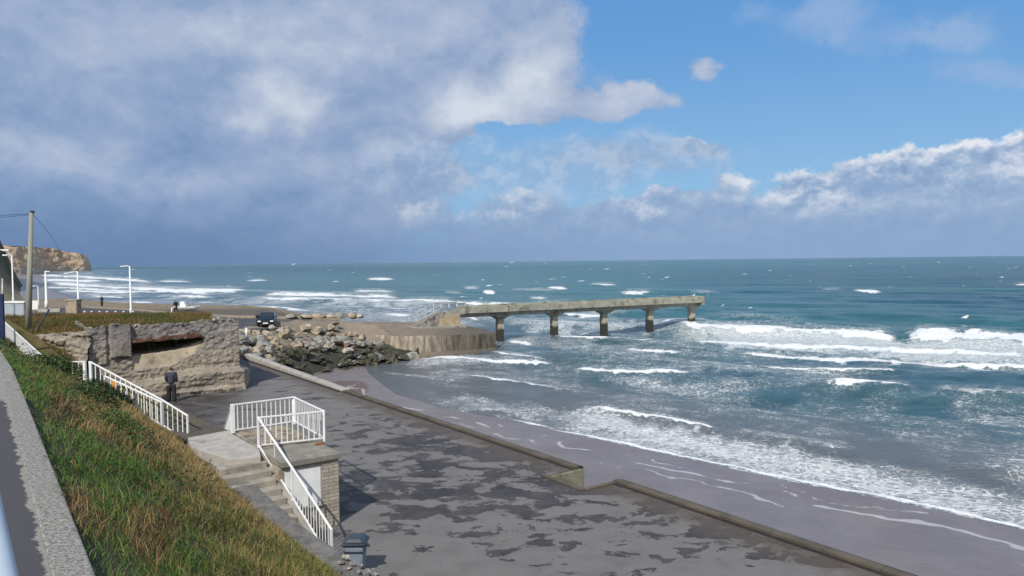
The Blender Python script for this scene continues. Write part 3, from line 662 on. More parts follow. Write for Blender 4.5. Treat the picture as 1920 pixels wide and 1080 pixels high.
# sandy verge and pale track line beyond the road
flat_sheet('verge', [G(160, 576.6, .9), G(250, 582, .9), G(330, 589.5, .9), G(430, 595.5, .9), G(640, 599, .9), G(640, 596, .9), G(430, 592, .9), G(330, 586.5, .9), G(250, 580, .9), G(160, 574.5, .9)][::-1], .99,
           pmat('sandy_verge', (.30, .25, .19), (.20, .17, .12), .8, .95, .02, 5))

# ------------------------------------------------------------------ cliffs
cm_, t, b = newmat('cliff_rock')
geo = t.new('ShaderNodeNewGeometry').outputs['Position']; nz = t.xyz(t.new('ShaderNodeNewGeometry').outputs['Normal'])[2]; gz = t.xyz(geo)[2]
k1 = t.noise(t.vm('MULTIPLY', geo, (1, 1, 2.2)), .035, 7, .65); k2 = t.noise(t.vm('MULTIPLY', geo, (1, 1, 5)), .10, 6, .7)
cc = t.mix(t.mr(k1, .38, .62), (.70, .54, .37), (.54, .36, .24))
cc = t.mix(t.mr(k2, .45, .62), cc, (.38, .29, .21))
cc = t.mix(t.mr(t.math('ADD', gz, t.math('MULTIPLY', t.math('SUBTRACT', k1, .5), 14)), 8, 3), cc, (.46, .40, .33))
cc = t.mix(t.mr(nz, .72, .9), cc, t.mix(k2, (.075, .075, .035), (.14, .11, .06)))
t.put(b.inputs['Base Color'], cc); b.inputs['Roughness'].default_value = .95; b.inputs['Specular IOR Level'].default_value = .1
def cliff(pts, hts, seed, back=320, setb=14):
    pts = np.array(pts, float); L = np.concatenate([[0], np.cumsum(np.hypot(*np.diff(pts, axis=0).T))])
    n = 260; tt = np.linspace(0, L[-1], n)
    x = np.interp(tt, L, pts[:, 0]); y = np.interp(tt, L, pts[:, 1]); h = np.interp(tt, L, hts)
    dx_ = np.gradient(x); dy_ = np.gradient(y); l_ = np.hypot(dx_, dy_); nx_, ny_ = -dy_/l_, dx_/l_      # inland normal
    rav = fbmn(tt/38+seed, tt*0+seed, 4); rows = []
    prof = [(0, -4, 1), (.02, 3, .9), (.10, 10, .8), (.22, 18, .6), (.34, 26, .5), (.42, 34, .45), (.5, 42, .4), (.60, 50, .4)]
    m_ = 26
    for j in range(m_):
        f = j/(m_-1)
        z = -4+(h+4)*min(1, f*1.25); inn = setb*(f**1.6)*1.1+13*(rav-.5)*(1-.3*f)+6*(fbmn(tt/14+seed, z/9+0*tt, 4)-.5)
        if f > .8: inn = inn+(f-.8)/.2*back*.25; z = h+(f-.8)*14*np.ones(n)+3*(fbmn(tt/20, tt*0+f*9, 3)-.5)
        rows.append(np.stack([x+nx_*inn, y+ny_*inn, np.broadcast_to(z, (n,))+(fbmn(tt/17, tt*0+f*6, 3)-.5)*3*(f > .5)], -1))
    return np.stack(rows, 0)
def cp(px, D): return ((px-960)/F*D*1.0, D)
c1 = cliff([cp(-90, 890), cp(-30, 925), cp(10, 945), cp(40, 965), cp(62, 985), cp(78, 1005), cp(87, 1050), cp(84, 1200)], [44, 42, 35, 33, 34, 33, 32, 32], 2.3)
c2 = cliff([cp(62, 1435), cp(80, 1460), cp(92, 1480), cp(115, 1510), cp(140, 1540), cp(160, 1565), cp(171, 1600), cp(168, 1720)], [45, 45, 44, 42, 36, 33, 31, 31], 7.9)
mbc = MB(); mbc.grid(c1, 0, False); mbc.grid(c2, 0, False)
struct(mbc.build('cliffs', cm_))

# ------------------------------------------------------------------ bunker: rubble concrete block with an embrasure
BR = Vector((-16.9, 46.0, 0))                         # front right corner at ground; face runs along -V
BL_ = 8.15
bkm, t, b = newmat('bunker_rubble_concrete')
geo = t.new('ShaderNodeTexCoord').outputs['Object']; gz = t.xyz(geo)[2]
b1 = t.noise(geo, .9, 7, .68); b2 = t.noise(t.vm('MULTIPLY', geo, (1, 1, 1.6)), 4.2, 7, .75); b3 = t.voro(geo, 3.2, 'F1'); st = t.voro(geo, 5.0, 'F1', out=1)
hi = t.mr(t.math('ADD', gz, t.math('MULTIPLY', t.math('SUBTRACT', b1, .5), 2.6)), 1.9, 3.0)
c0 = t.mix(hi, t.mix(t.mr(b1, .35, .65), (.35, .305, .245), (.24, .215, .185)), t.mix(t.mr(b1, .35, .65), (.30, .275, .26), (.20, .185, .18)))
c0 = t.mix(t.math('MULTIPLY', t.mr(b2, .50, .66), .8), c0, (.085, .07, .06))
c0 = t.mix(t.math('MULTIPLY', t.mr(b3, .08, .26, 1.0, .0), t.mr(t.xyz(st)[0], .55, .75)), c0, (.50, .46, .40))
t.put(b.inputs['Base Color'], c0); b.inputs['Roughness'].default_value = .95; b.inputs['Specular IOR Level'].default_value = .15
bn = t.new('ShaderNodeBump'); bn.inputs['Distance'].default_value = .05
t.put(bn.inputs['Height'], t.math('SUBTRACT', b2, t.math('MULTIPLY', b3, .6))); t.l.new(bn.outputs[0], b.inputs['Normal'])
bunker = thing('bunker', BR-VX*(BL_/2), 'ruined bunker of rough tan and grey rubble concrete with a wide dark slot', 'bunker')
bunker['kind'] = 'thing'
nl, nz_ = 250, 110
l = np.linspace(0, BL_, nl); zz = np.linspace(-.3, 4.2, nz_)
Lg, Zg = np.meshgrid(l, zz)                           # l from the right corner to the left
dep = np.zeros_like(Lg)                              # positive: towards the viewer (-U)
big = fbmn(Lg/1.2+3, Zg/1.0, 4)-.5; sml = fbmn(Lg/.28, Zg/.22+5, 4)-.5
sm2 = fbmn(Lg/.13, Zg/.11+5, 3)-.5
dep += big*.13+sml*.13+sm2*.09
lay = fbmn(Lg/2.5, Zg/.22, 3)-.5
dep += lay*.15*(1-sstep(Zg, 1.4, 2.0))
# stepped footing
ft = np.interp(Lg, [-.5, 0, 2.5, 4, 6, 8.2], [1.15, 1.25, 1.35, 1.1, .9, .6])+(fbmn(Lg/.9, Lg*0, 3)-.5)*.3
dep += .95*(1-sstep(Zg, ft-.10, ft+.10))+.25*(1-sstep(Zg, .22, .32))
# worn shelf below the slot and the slot itself
l0, l1 = 2.1, 5.95
zt = 3.28-(Lg-l0)/(l1-l0)*.10
zbm = np.interp(Lg, [2.0, 2.4, 2.9, 3.5, 4.5, 5.9], [3.06, 2.98, 2.78, 2.62, 2.52, 2.44])
inl = sstep(Lg, l0-.05, l0+.1)*(1-sstep(Lg, l1-.06, l1+.02))
slot = inl*sstep(Zg, zbm-.03, zbm+.03)*(1-sstep(Zg, zt-.02, zt+.02))
zsl = np.interp(Lg, [2.0, 2.9, 3.8, 4.9, 6.0], [2.75, 2.2, 1.75, 1.62, 1.68])
shelf = inl*sstep(Zg, zsl-.12, zsl+.05)*(1-sstep(Zg, zbm-.02, zbm+.02))
flatn = 1-shelf*.85
dep = dep*flatn-shelf*(.04+.20*(Zg-zsl)/np.maximum(zbm-zsl, .2))
dep -= slot*2.6
# square grey block to the left of the slot
blk = sstep(Lg, 6.0, 6.04)*(1-sstep(Lg, 7.05, 7.1))*sstep(Zg, 2.36, 2.42)
dep = dep*(1-blk*.7)+blk*.22
dep -= .18*sstep(Lg, 6.1, 6.25)*(1-sstep(Lg, 6.75, 6.85))*np.exp(-((Zg-2.36)/.07)**2)
dep += .12*sstep(Lg, 7.2, 7.3)*sstep(Zg, 2.0, 2.1)
lz = Zg+(fbmn(Lg/.7, Lg*0+3, 3)-.5)*.35*(Zg > 3.6)*(Zg-3.6)/.6
P = np.zeros((nz_, nl, 3))
for a in range(3): P[..., a] = BR[a]-VX[a]*Lg-UX[a]*dep
P[..., 2] = lz
mb = MB(); mb.grid(P[:, ::-1])
shf = shelf[:, ::-1]; shm = (shf[:-1, :-1] > .5).reshape(-1)
for i_, v_ in enumerate(shm):
    if v_: mb.m[i_] = 1
LEDGE = pmat('smooth_tan_render', (.45, .38, .29), (.34, .29, .22), 1.6, .9, .015, 12, c3=(.20, .165, .125), s3=1.9, t3=(.50, .66))
mb.build('wall', [bkm, LEDGE], bunker)
# roof: lumpy rubble with its near rim meeting the wall top
nu_ = 46; uu = np.linspace(0, 1, nu_); Rf = np.zeros((nu_, nl, 3))
for i in range(nu_):
    w_ = uu[i]*6.5
    bump_ = (fbmn(l/.22, l*0+w_/.22, 4)-.5)*.24+(fbmn(l/1.4+4, l*0+w_/1.4, 3)-.5)*.16
    z_ = P[-1, :, 2]*(1-min(1, w_/.5))+(4.12-.16*w_)*min(1, w_/.5)+bump_*.8*min(1, w_/.4)
    for a in range(2): Rf[i, :, a] = P[-1, :, a]*(1-min(1, w_/1.0))+(BR[a]-VX[a]*l)*min(1, w_/1.0)+UX[a]*w_
    Rf[i, :, 2] = z_
rfm = MB().grid(Rf[:, ::-1])
for _ in range(420):                                  # broken chips lying in the crust
    i_, j_ = random.randrange(nu_), random.randrange(2, nl-2); c_ = Vector(Rf[i_, j_]); r_ = random.uniform(.04, .13); a_ = random.uniform(0, 3)
    rfm.box(c_+Vector((0, 0, r_*.2)), (r_*2, r_*1.3, r_), a_, random.choice([0, 0, 1]))
rfm.build('roof', [bkm, pmat('pale_chips', (.50, .47, .42), (.40, .37, .33), 6, .9)], bunker)
# right flank
nd = 60; fl = np.zeros((nz_, nd, 3)); dd = np.linspace(0, 6.5, nd)
for i in range(nz_):
    wob = (fbmn(dd/.9, dd*0+zz[i]/.7, 4)-.5)*.4+(fbmn(dd/.25, dd*0+zz[i]/.25, 3)-.5)*.14
    k_ = np.minimum(1, dd/.8)
    sl = .85*(1-sstep(zz[i], 1.0, 1.35))*k_
    for a in range(2): fl[i, :, a] = P[i, 0, a]*(1-k_)+(BR[a])*k_+UX[a]*dd+VX[a]*(wob*k_+sl)
    fl[i, :, 2] = P[i, 0, 2]
MB().grid(fl).build('flank', bkm, bunker)
fl2 = np.zeros((nz_, nd, 3))
for i in range(nz_):
    wob = (fbmn(dd/.9+9, dd*0+zz[i]/.7, 4)-.5)*.4; k_ = np.minimum(1, dd/.8)
    for a in range(2): fl2[i, :, a] = P[i, -1, a]*(1-k_)+(BR[a]-VX[a]*BL_)*k_+UX[a]*dd-VX[a]*(wob*k_)
    fl2[i, :, 2] = P[i, -1, 2]
MB().grid(fl2[:, ::-1]).build('flank', bkm, bunker)
# rusted lintel
def BP(l_, d_, z_): return BR-VX*l_-UX*d_+Vector((0, 0, z_))
n = 60; mbL = MB(); rows = []
for k, (dz_, dd_) in enumerate(((.26, .02), (.24, .12), (.06, .17), (.0, .14), (-.02, .0), (.0, -.3))):
    rw = []
    for j in range(n):
        la_ = l1+.12-(l1-l0+.1)*j/(n-1)
        nn = mnoise.noise((la_*2.1, k*.7, 1))*.07+mnoise.noise((la_*7, k, 3))*.03
        zl = 3.28-(la_-l0)/(l1-l0)*.10
        fade = .35+.65*min(1, (j/(n-1))*0+1) if la_ > 2.3 else .55
        rw.append(tuple(BP(la_, dd_*fade+nn, zl-.04+dz_*fade+nn*.6)))
    rows.append(rw)
mbL.grid(np.array(rows), 0, False).build('lintel', RUSTY, bunker)
mbp = MB()
for la_ in (3.4, 4.9): MB().box(BP(la_, -1.2, 2.8), (.14, .14, .9), math.atan2(VX.y, VX.x)).build('slot_post', DARKM, bunker)

# loose rubble at the bunker foot
# ------------------------------------------------------------------ rough stone wall to the left of the bunker
rw_ = thing('rubble_wall', W(120, 650, 41), 'low broken stone wall under the grass mound at the left end of the bunker', 'stone wall')
a0, a1 = W(62, 640, 41.0), W(172, 640, 41.2)
n, m_ = 90, 34; G_ = np.zeros((m_, n, 3)); xs = np.linspace(a0.x, a1.x, n)
for i in range(m_):
    z_ = 1.9+1.95*i/(m_-1)
    dpt = (fbmn(xs/.45, xs*0+z_/.22, 4)-.5)*.75+(fbmn(xs/1.5, xs*0+z_/1.0, 3)-.5)*.5
    G_[i, :, 0] = xs; G_[i, :, 1] = 40.7-dpt+.25*(i/(m_-1)); G_[i, :, 2] = z_+(fbmn(xs/.8, xs*0, 3)-.5)*.25*(i/(m_-1))
mbw = MB(); mbw.grid(G_); mbw.build('face', bkm, rw_)
tp = np.stack([G_[-1], G_[-1]+np.array([0, .9, .0])], 0); MB().grid(tp).build('top', bkm, rw_)

# ------------------------------------------------------------------ boulders
def rock_mesh(seed, flat=.7):
    import bmesh
    bm = bmesh.new(); bmesh.ops.create_icosphere(bm, subdivisions=3, radius=.5)
    rs = random.Random(seed); pl = []
    for _ in range(13):
        d = Vector((rs.gauss(0, 1), rs.gauss(0, 1), rs.gauss(0, 1))).normalized(); pl.append((d, rs.uniform(.27, .42)))
    for v_ in bm.verts:
        for d, k in pl:
            e = v_.co.dot(d)
            if e > k: v_.co -= d*(e-k)
        v_.co += v_.co.normalized()*mnoise.noise(v_.co*3+Vector((seed, 0, 0)))*.05
        v_.co.z *= flat
    me = bpy.data.meshes.new('boulder'); bm.to_mesh(me); bm.free(); return me
def stone(name, c1, c2, c3): return pmat(name, c1, c2, 2.6, .9, .03, 6, c3=c3, s3=1.6, t3=(.52, .66))
ST = dict(grey=stone('grey_stone', (.30, .29, .27), (.21, .205, .195), (.12, .12, .11)), tan=stone('tan_stone', (.42, .35, .26), (.31, .25, .185), (.17, .14, .11)),
          red=stone('reddish_stone', (.24, .14, .115), (.17, .10, .085), (.20, .18, .16)), pale=stone('pale_stone', (.46, .42, .36), (.36, .33, .28), (.22, .20, .17)),
          mud=stone('dark_wet_stone', (.09, .085, .075), (.055, .052, .045), (.03, .035, .022)),
          weed=stone('weedy_stone', (.055, .062, .035), (.03, .034, .022), (.12, .11, .08)))
words = dict(grey='grey', tan='tan', red='reddish', pale='pale', weed='dark weed covered', mud='dark wet')
rmesh = {}
for k in ST:
    rmesh[k] = []
    for i in range(6):
        me = rock_mesh(i*7+len(k), random.uniform(.6, .85)); me.materials.append(ST[k]); rmesh[k].append(me)
def bank_pt(px, f):                                   # f 0 at the top edge, 1 at the bottom edge of the rock slope
    yt = np.interp(px, [440, 560, 700, 760], [617, 603, 612, 640]); yb = np.interp(px, [440, 500, 560, 620, 680, 775], [660, 683, 694, 699, 692, 673])
    Dt = np.interp(px, [440, 560, 650, 760], [74, 82, 86, 83]); Db = np.interp(px, [440, 500, 620, 700, 775], [60.5, 64, 71.5, 76.5, 81])
    return W(px, yt+(yb-yt)*f, Dt+(Db-Dt)*f)
BANKM, t, b = newmat('bank_soil'); geo = t.new('ShaderNodeNewGeometry').outputs['Position']; gz = t.xyz(geo)[2]; q1 = t.noise(geo, 1.2, 6, .7)
t.put(b.inputs['Base Color'], t.mix(t.mr(t.math('ADD', gz, t.math('MULTIPLY', t.math('SUBTRACT', q1, .5), 2.2)), -2.0, -.9), t.mix(q1, (.05, .05, .032), (.02, .024, .016)), t.mix(q1, (.30, .25, .19), (.14, .12, .10)))); b.inputs['Roughness'].default_value = .95
bn = t.new('ShaderNodeBump'); bn.inputs['Distance'].default_value = .12; t.put(bn.inputs['Height'], t.noise(geo, 4, 5, .7)); t.l.new(bn.outputs[0], b.inputs['Normal'])
bk = np.zeros((24, 60, 3))
for i in range(24):
    for j in range(60):
        p = bank_pt(425+ (785-425)*j/59, -.12+1.3*i/23); q_ = mnoise.noise(Vector((p.x*.6, p.y*.6, 0)))
        bk[i, j] = (p.x, p.y+.0, p.z-.38+q_*.25-max(0, j-53)*.35*(i/23))
struct(MB().grid(bk).build('rock_bank', BANKM))
nb = 0
def place_rock(kind, p, sx, label, group):
    o = bpy.data.objects.new('boulder', random.choice(rmesh[kind])); col.objects.link(o)
    o.location = p; o.scale = (sx*random.uniform(.8, 1.35), sx*random.uniform(.8, 1.25), sx*random.uniform(.7, 1.1))
    o.rotation_euler = (random.uniform(-.5, .5), random.uniform(-.5, .5), random.uniform(0, 6.3))
    tag(o, label, 'boulder', group)
for _ in range(292):
    f = random.random()**.85; px = random.uniform(436, 778)
    if px > 742 and f > .45: continue
    if px > 655 and f < (px-655)/105*.62+.05: f = min(.99, (px-655)/105*.62+.05+random.random()*.35)
    p = bank_pt(px, f)
    if f > .62 and px > 510 or (px > 560 and f > .5 and random.random() < .8): kind = random.choice(['weed', 'weed', 'mud', 'mud', 'grey'])
    elif f < .3: kind = random.choice(['tan', 'tan', 'tan', 'pale', 'grey'])
    else: kind = random.choices(['grey', 'tan', 'red', 'pale'], [.55, .22, .13, .10])[0]
    s_ = random.choice([.5, .6, .7, .8, .9, 1.0, 1.2, 1.5, 1.8])*(.92 if f > .25 else .72)*(.9 if kind == 'weed' else 1.0)
    zone = 'at the foot of the rock slope by the sand' if f > .62 else ('on the crest of the rock slope behind the promenade' if f < .3 else 'midway down the rock slope beside the promenade')
    place_rock(kind, p, s_, '%s boulder %s' % (words[kind], zone), '%s boulders %s' % (words[kind], zone))
# row of squared blocks on the crest
blkm = MB()
for px, w_, h_, kd in ((548, 1.6, .7, 'grey'), (575, 1.9, .7, 'tan'), (598, 2.2, .75, 'tan'), (622, 1.5, .9, 'pale'), (640, 1.6, .9, 'grey'), (662, 1.3, .9, 'tan'), (677, .9, .6, 'pale')):
    p = W(px, 598, 90); o = bpy.data.objects.new('concrete_block', random.choice(rmesh[kd])); col.objects.link(o)
    o.location = (p.x, p.y, 1.05+h_*.2); o.scale = (w_*1.1, 1.5, h_*1.5); o.rotation_euler = (0, 0, random.uniform(-.3, .3))
    lab = {548: 'grey block at the left end of the row on the crest of the rock slope', 575: 'tan block second from left on the crest of the rock slope', 598: 'widest tan block on the crest of the rock slope',
           622: 'bright pale block on the crest of the rock slope', 640: 'grey block right of the bright pale one on the crest', 662: 'tan block near the right end of the crest row', 677: 'small pale block at the right end of the crest row'}[px]
    tag(o, lab, 'block', 'blocks along the crest of the rock slope')

# ------------------------------------------------------------------ jetty
jm, t, b = newmat('jetty_concrete')
geo = t.new('ShaderNodeTexCoord').outputs['Object']; gx, gy, gz = t.xyz(geo)
j1 = t.noise(t.vm('MULTIPLY', geo, (1, 1, .10)), 2.4, 6, .65); j2 = t.noise(geo, .8, 6, .7)
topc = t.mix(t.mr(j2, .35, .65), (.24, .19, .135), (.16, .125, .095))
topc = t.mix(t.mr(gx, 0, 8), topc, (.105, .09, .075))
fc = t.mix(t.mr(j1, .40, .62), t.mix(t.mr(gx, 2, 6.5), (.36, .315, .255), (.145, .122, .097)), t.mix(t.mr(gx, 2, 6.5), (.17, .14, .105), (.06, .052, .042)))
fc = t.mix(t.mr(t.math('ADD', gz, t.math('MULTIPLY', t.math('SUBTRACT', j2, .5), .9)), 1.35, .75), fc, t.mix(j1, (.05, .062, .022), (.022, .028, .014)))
nzn = t.xyz(t.new('ShaderNodeNewGeometry').outputs['Normal'])[2]
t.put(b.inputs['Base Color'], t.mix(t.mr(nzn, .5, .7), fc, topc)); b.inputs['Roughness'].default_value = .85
bn = t.new('ShaderNodeBump'); bn.inputs['Distance'].default_value = .06
t.put(bn.inputs['Height'], t.math('ADD', j2, j1)); t.l.new(bn.outputs[0], b.inputs['Normal'])
jt = thing('jetty', (-12.5, 82, -3.6), 'broad low concrete jetty with stained ribbed face, green weed at its foot', 'jetty')
jp = [(-20.5, 88, -.2), (-18.6, 85.8, -.35), (-15.5, 83.6, -.45), (-12.7, 82.3, -.6), (-9.5, 83.6, -.68), (-6.5, 85.4, -.8), (-4.2, 87, -.88), (-2.0, 89, -.95), (-3.0, 92, -.9), (-7.5, 98.5, -.6), (-11.5, 100, -.5), (-22, 99, -.2), (-24, 94, -.1)]
n = len(jp); mbj = MB(); vs = []; fs = []
Lr = 9
for i in range(8):                                    # ribbed front face as a subdivided sheet
    pass
P_ = np.array(jp); seg = []
for i in range(7):
    for k in range(26): seg.append(P_[i]+(P_[i+1]-P_[i])*k/26)
seg.append(P_[7]); seg = np.array(seg); rows = []
for j in range(16):
    f = j/15; z_ = -3.8+(seg[:, 2]+3.8)*f
    batter = (1-f)*.5+.9*(1-sstep(np.full(len(seg), f), .28, .42)) 
    nn_ = (fbmn(seg[:, 0]/1.1, z_*0, 3)-.5)*.35+(fbmn(seg[:, 0]/.4, z_/.6, 3)-.5)*.22*(1.2-f)
    rows.append(np.stack([seg[:, 0]+0*z_, seg[:, 1]-batter-nn_*(f < .99), z_], -1))
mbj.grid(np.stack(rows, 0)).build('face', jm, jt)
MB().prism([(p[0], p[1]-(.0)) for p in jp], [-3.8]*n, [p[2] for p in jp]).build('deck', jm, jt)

# ------------------------------------------------------------------ pier
prm = pmat('pier_concrete', (.36, .35, .30), (.27, .265, .225), 1.1, .9, .02, 6, c3=(.15, .145, .12), s3=.7, t3=(.5, .66))
def pilem():
    m_, t, b = newmat('pier_pile_concrete'); geo = t.new('ShaderNodeNewGeometry').outputs['Position']; z_ = t.xyz(geo)[2]; nn = t.noise(geo, 1.2, 5, .6)
    c_ = t.mix(t.mr(t.math('ADD', z_, nn), -1.0, -.5), (.035, .035, .03), t.mix(nn, (.30, .28, .23), (.42, .39, .32)))
    t.put(b.inputs['Base Color'], c_); b.inputs['Roughness'].default_value = .9; return m_
PILE = pilem()
pier = thing('pier', (-7.5, 95, 0), 'long flat concrete pier on five square piles standing in the surf', 'pier')
A0 = Vector((-8.6, 94.4, 0)); A1 = Vector((27.9, 114.1, 0)); pd = (A1-A0).normalized(); pn = Vector((pd.y, -pd.x, 0))     # pn faces the viewer
def PP(s_, o_, z_): return A0+pd*s_+pn*o_+Vector((0, 0, z_))
Lp = (A1-A0).length
dk = MB(); dk.hexa([PP(-.3, 1.4, .95), PP(Lp, 1.4, .95), PP(Lp, -1.4, .95), PP(-.3, -1.4, .95)], [PP(-.3, 1.4, 1.3), PP(Lp, 1.4, 1.3), PP(Lp, -1.4, 1.3), PP(-.3, -1.4, 1.3)])
dk.build('deck', prm, pier)
for o_, lb in ((1.4, None), (-1.4, None)):
    k = 0; s_ = 2.2 if o_ > 0 else 2.2
    while s_ < Lp-.1:
        e_ = min(s_+3.05, Lp+.02); mbq = MB()
        z0_, z1_ = 1.02, 1.88+random.uniform(-.03, .03)
        oo = o_+(.12 if o_ > 0 else -.12)
        mbq.hexa([PP(s_+.02, oo+.1, z0_), PP(e_-.02, oo+.1, z0_), PP(e_-.02, oo-.1, z0_), PP(s_+.02, oo-.1, z0_)], [PP(s_+.02, oo+.1, z1_), PP(e_-.02, oo+.1, z1_), PP(e_-.02, oo-.1, z1_), PP(s_+.02, oo-.1, z1_)])
        mbq.build('parapet_panel', prm, pier, bevel=.04); s_ += 3.1
gd = MB()
for o_ in (.85, -.85):
    gd.hexa([PP(1.4, o_+.2, .50), PP(Lp-.2, o_+.2, .50), PP(Lp-.2, o_-.2, .50), PP(1.4, o_-.2, .50)], [PP(1.4, o_+.2, .948), PP(Lp-.2, o_+.2, .948), PP(Lp-.2, o_-.2, .948), PP(1.4, o_-.2, .948)])
gd.build('girder', prm, pier)
eb = MB(); eb.hexa([PP(Lp+.03, 1.65, .6), PP(Lp+.6, 1.65, .6), PP(Lp+.6, -1.65, .6), PP(Lp+.03, -1.65, .6)], [PP(Lp+.03, 1.65, 1.95), PP(Lp+.6, 1.65, 1.95), PP(Lp+.6, -1.65, 1.95), PP(Lp+.03, -1.65, 1.95)])
eb.build('end_block', prm, pier, bevel=.05)
for tt_ in (.19, .392, .592, .79, .985):
    s_ = tt_*Lp; pl = MB()
    rr = .40; dp_ = .42
    pl.hexa([PP(s_-rr, dp_, -5), PP(s_+rr, dp_, -5), PP(s_+rr, -dp_, -5), PP(s_-rr, -dp_, -5)], [PP(s_-rr, dp_, .0), PP(s_+rr, dp_, .0), PP(s_+rr, -dp_, .0), PP(s_-rr, -dp_, .0)])
    po = pl.build('pile', PILE, pier)
    hc = MB(); hc.hexa([PP(s_-rr-.05, .5, .003), PP(s_+rr+.05, .5, .003), PP(s_+rr+.05, -.5, .003), PP(s_-rr-.05, -.5, .003)], [PP(s_-1.15, 1.3, .497), PP(s_+1.0, 1.3, .497), PP(s_+1.0, -1.3, .497), PP(s_-1.15, -1.3, .497)])
    hc.build('pile_cap', prm, po, bevel=.03)
# landward abutment and its steps
ab = MB(); ab.hexa([PP(-1.4, 1.5, -.7), PP(1.7, 1.5, -.9), PP(1.7, -1.5, -.9), PP(-1.4, -1.5, -.7)], [PP(-.9, 1.5, .946), PP(1.5, 1.5, .946), PP(1.5, -1.5, .946), PP(-.9, -1.5, .946)])
ab.build('abutment', pmat('warm_concrete', (.44, .36, .25), (.33, .26, .18), 1.3, .9, .02, 8, c3=(.18, .15, .11), s3=1.0, t3=(.55, .7)), pier, bevel=.04)
fb = MB(); fb.hexa([PP(-4.6, 1.9, -.9), PP(2.2, 1.9, -1), PP(2.2, -1.9, -1), PP(-4.6, -1.9, -.9)], [PP(-4.6, 1.9, -.38), PP(2.2, 1.9, -.42), PP(2.2, -1.9, -.42), PP(-4.6, -1.9, -.38)])
fb.build('foundation', CONC, pier, bevel=.04)
stp = MB()
for k in range(9):
    s0 = -4.0+k*.34; z_ = -.38+(k+1)*.175
    stp.hexa([PP(s0, 1.2, -.45), PP(-.95, 1.2, -.45), PP(-.95, -1.2, -.45), PP(s0, -1.2, -.45)], [PP(s0, 1.2, z_), PP(-.95, 1.2, z_), PP(-.95, -1.2, z_), PP(s0, -1.2, z_)]) if k == 0 else \
        stp.hexa([PP(s0, 1.2, z_-.18), PP(-.95, 1.2, z_-.18), PP(-.95, -1.2, z_-.18), PP(s0, -1.2, z_-.18)], [PP(s0, 1.2, z_), PP(-.95, 1.2, z_), PP(-.95, -1.2, z_), PP(s0, -1.2, z_)])
stp.build('steps', CONC, pier)
rl = MB()
for o_ in (1.35, -1.35):
    rl.tube([PP(-4.2, o_, .75), PP(-.9, o_, 2.35), PP(2.3, o_, 2.35)], .06, 8); rl.tube([PP(-4.2, o_, .3), PP(-.9, o_, 1.85), PP(2.3, o_, 1.8)], .045, 8)
    for s_ in (-4.2, -3.1, -2.0, -.9, .1, 1.2, 2.3):
        zt_ = .75+(min(s_, -.9)+4.2)/3.3*1.6; rl.tube([PP(s_, o_, zt_-1.15), PP(s_, o_, zt_)], .055, 8)
rl.build('stair_railing', GREYM, pier)
# gull on the pier end
gl = thing('seagull', PP(Lp-1.6, 1.52, 1.88), 'small white seagull perched near the far end of the pier parapet', 'seagull')
g_ = MB(); c0 = PP(Lp-1.6, 1.52, 1.88)
g_.tube([c0+Vector((-.26, 0, .16)), c0+Vector((-.12, 0, .20)), c0+Vector((.06, 0, .24)), c0+Vector((.15, 0, .31)), c0+Vector((.19, 0, .41)), c0+Vector((.24, 0, .42)), c0+Vector((.31, 0, .40))], [.02, .085, .115, .085, .062, .05, .012], 10)
for y_ in (-.04, .04): g_.tube([c0+Vector((0, y_, 0)), c0+Vector((.01, y_, .16))], .012, 5)
g_.build('body', WHITE, gl)
wg = MB()
for y_ in (-.09, .09): wg.tube([c0+Vector((.10, y_, .27)), c0+Vector((-.08, y_, .25)), c0+Vector((-.34, y_*.5, .18))], [.03, .055, .008], 6)
wg.build('wing', GREYM, gl)

# ------------------------------------------------------------------ upper path, coping, slope
PZ = 5.98
tops = [(-4, PZ), (14, PZ), (26, 5.4), (44, 4.8), (60, 4.3)]
def topz(u): return float(np.interp(u, [a for a, _ in tops], [b_ for _, b_ in tops]))
pathm = pmat('path_shaded_asphalt', (.060, .058, .066), (.045, .044, .052), 2, .9, .006, 60, c3=(.10, .095, .095), s3=1.5, t3=(.56, .70))
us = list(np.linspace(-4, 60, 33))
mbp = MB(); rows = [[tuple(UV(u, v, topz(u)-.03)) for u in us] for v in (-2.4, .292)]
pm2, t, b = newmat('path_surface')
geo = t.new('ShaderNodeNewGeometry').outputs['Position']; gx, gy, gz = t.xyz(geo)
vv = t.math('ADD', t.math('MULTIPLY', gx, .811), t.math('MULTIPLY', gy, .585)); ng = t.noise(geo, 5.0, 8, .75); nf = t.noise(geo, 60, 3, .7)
c0 = t.mix(nf, (.040, .038, .047), (.078, .075, .086))  # bluish dark tone of the shadow on the near path
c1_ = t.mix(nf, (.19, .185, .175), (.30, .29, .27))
k_ = t.math('MAXIMUM', t.mr(t.math('ADD', gy, t.math('MULTIPLY', ng, .8)), 9.5, 9.7), t.mr(t.math('ADD', vv, t.math('MULTIPLY', t.math('SUBTRACT', ng, .5), .22)), .262, .272))  # cast shadow painted in with a ragged edge, pale concrete past its end
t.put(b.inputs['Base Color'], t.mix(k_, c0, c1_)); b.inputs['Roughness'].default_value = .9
bn = t.new('ShaderNodeBump'); bn.inputs['Distance'].default_value = .006; t.put(bn.inputs['Height'], nf); t.l.new(bn.outputs[0], b.inputs['Normal'])
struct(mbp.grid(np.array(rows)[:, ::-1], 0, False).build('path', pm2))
copg = pmat('exposed_aggregate_coping', (.30, .29, .265), (.085, .08, .078), 38, .92, .002, 160, c3=(.38, .37, .35), s3=110, t3=(.52, .6))
cpo = thing('path_coping', UV(6, .3, PZ), 'speckled pale grey concrete coping strip between the upper path and the grass slope', 'coping')
k = 0
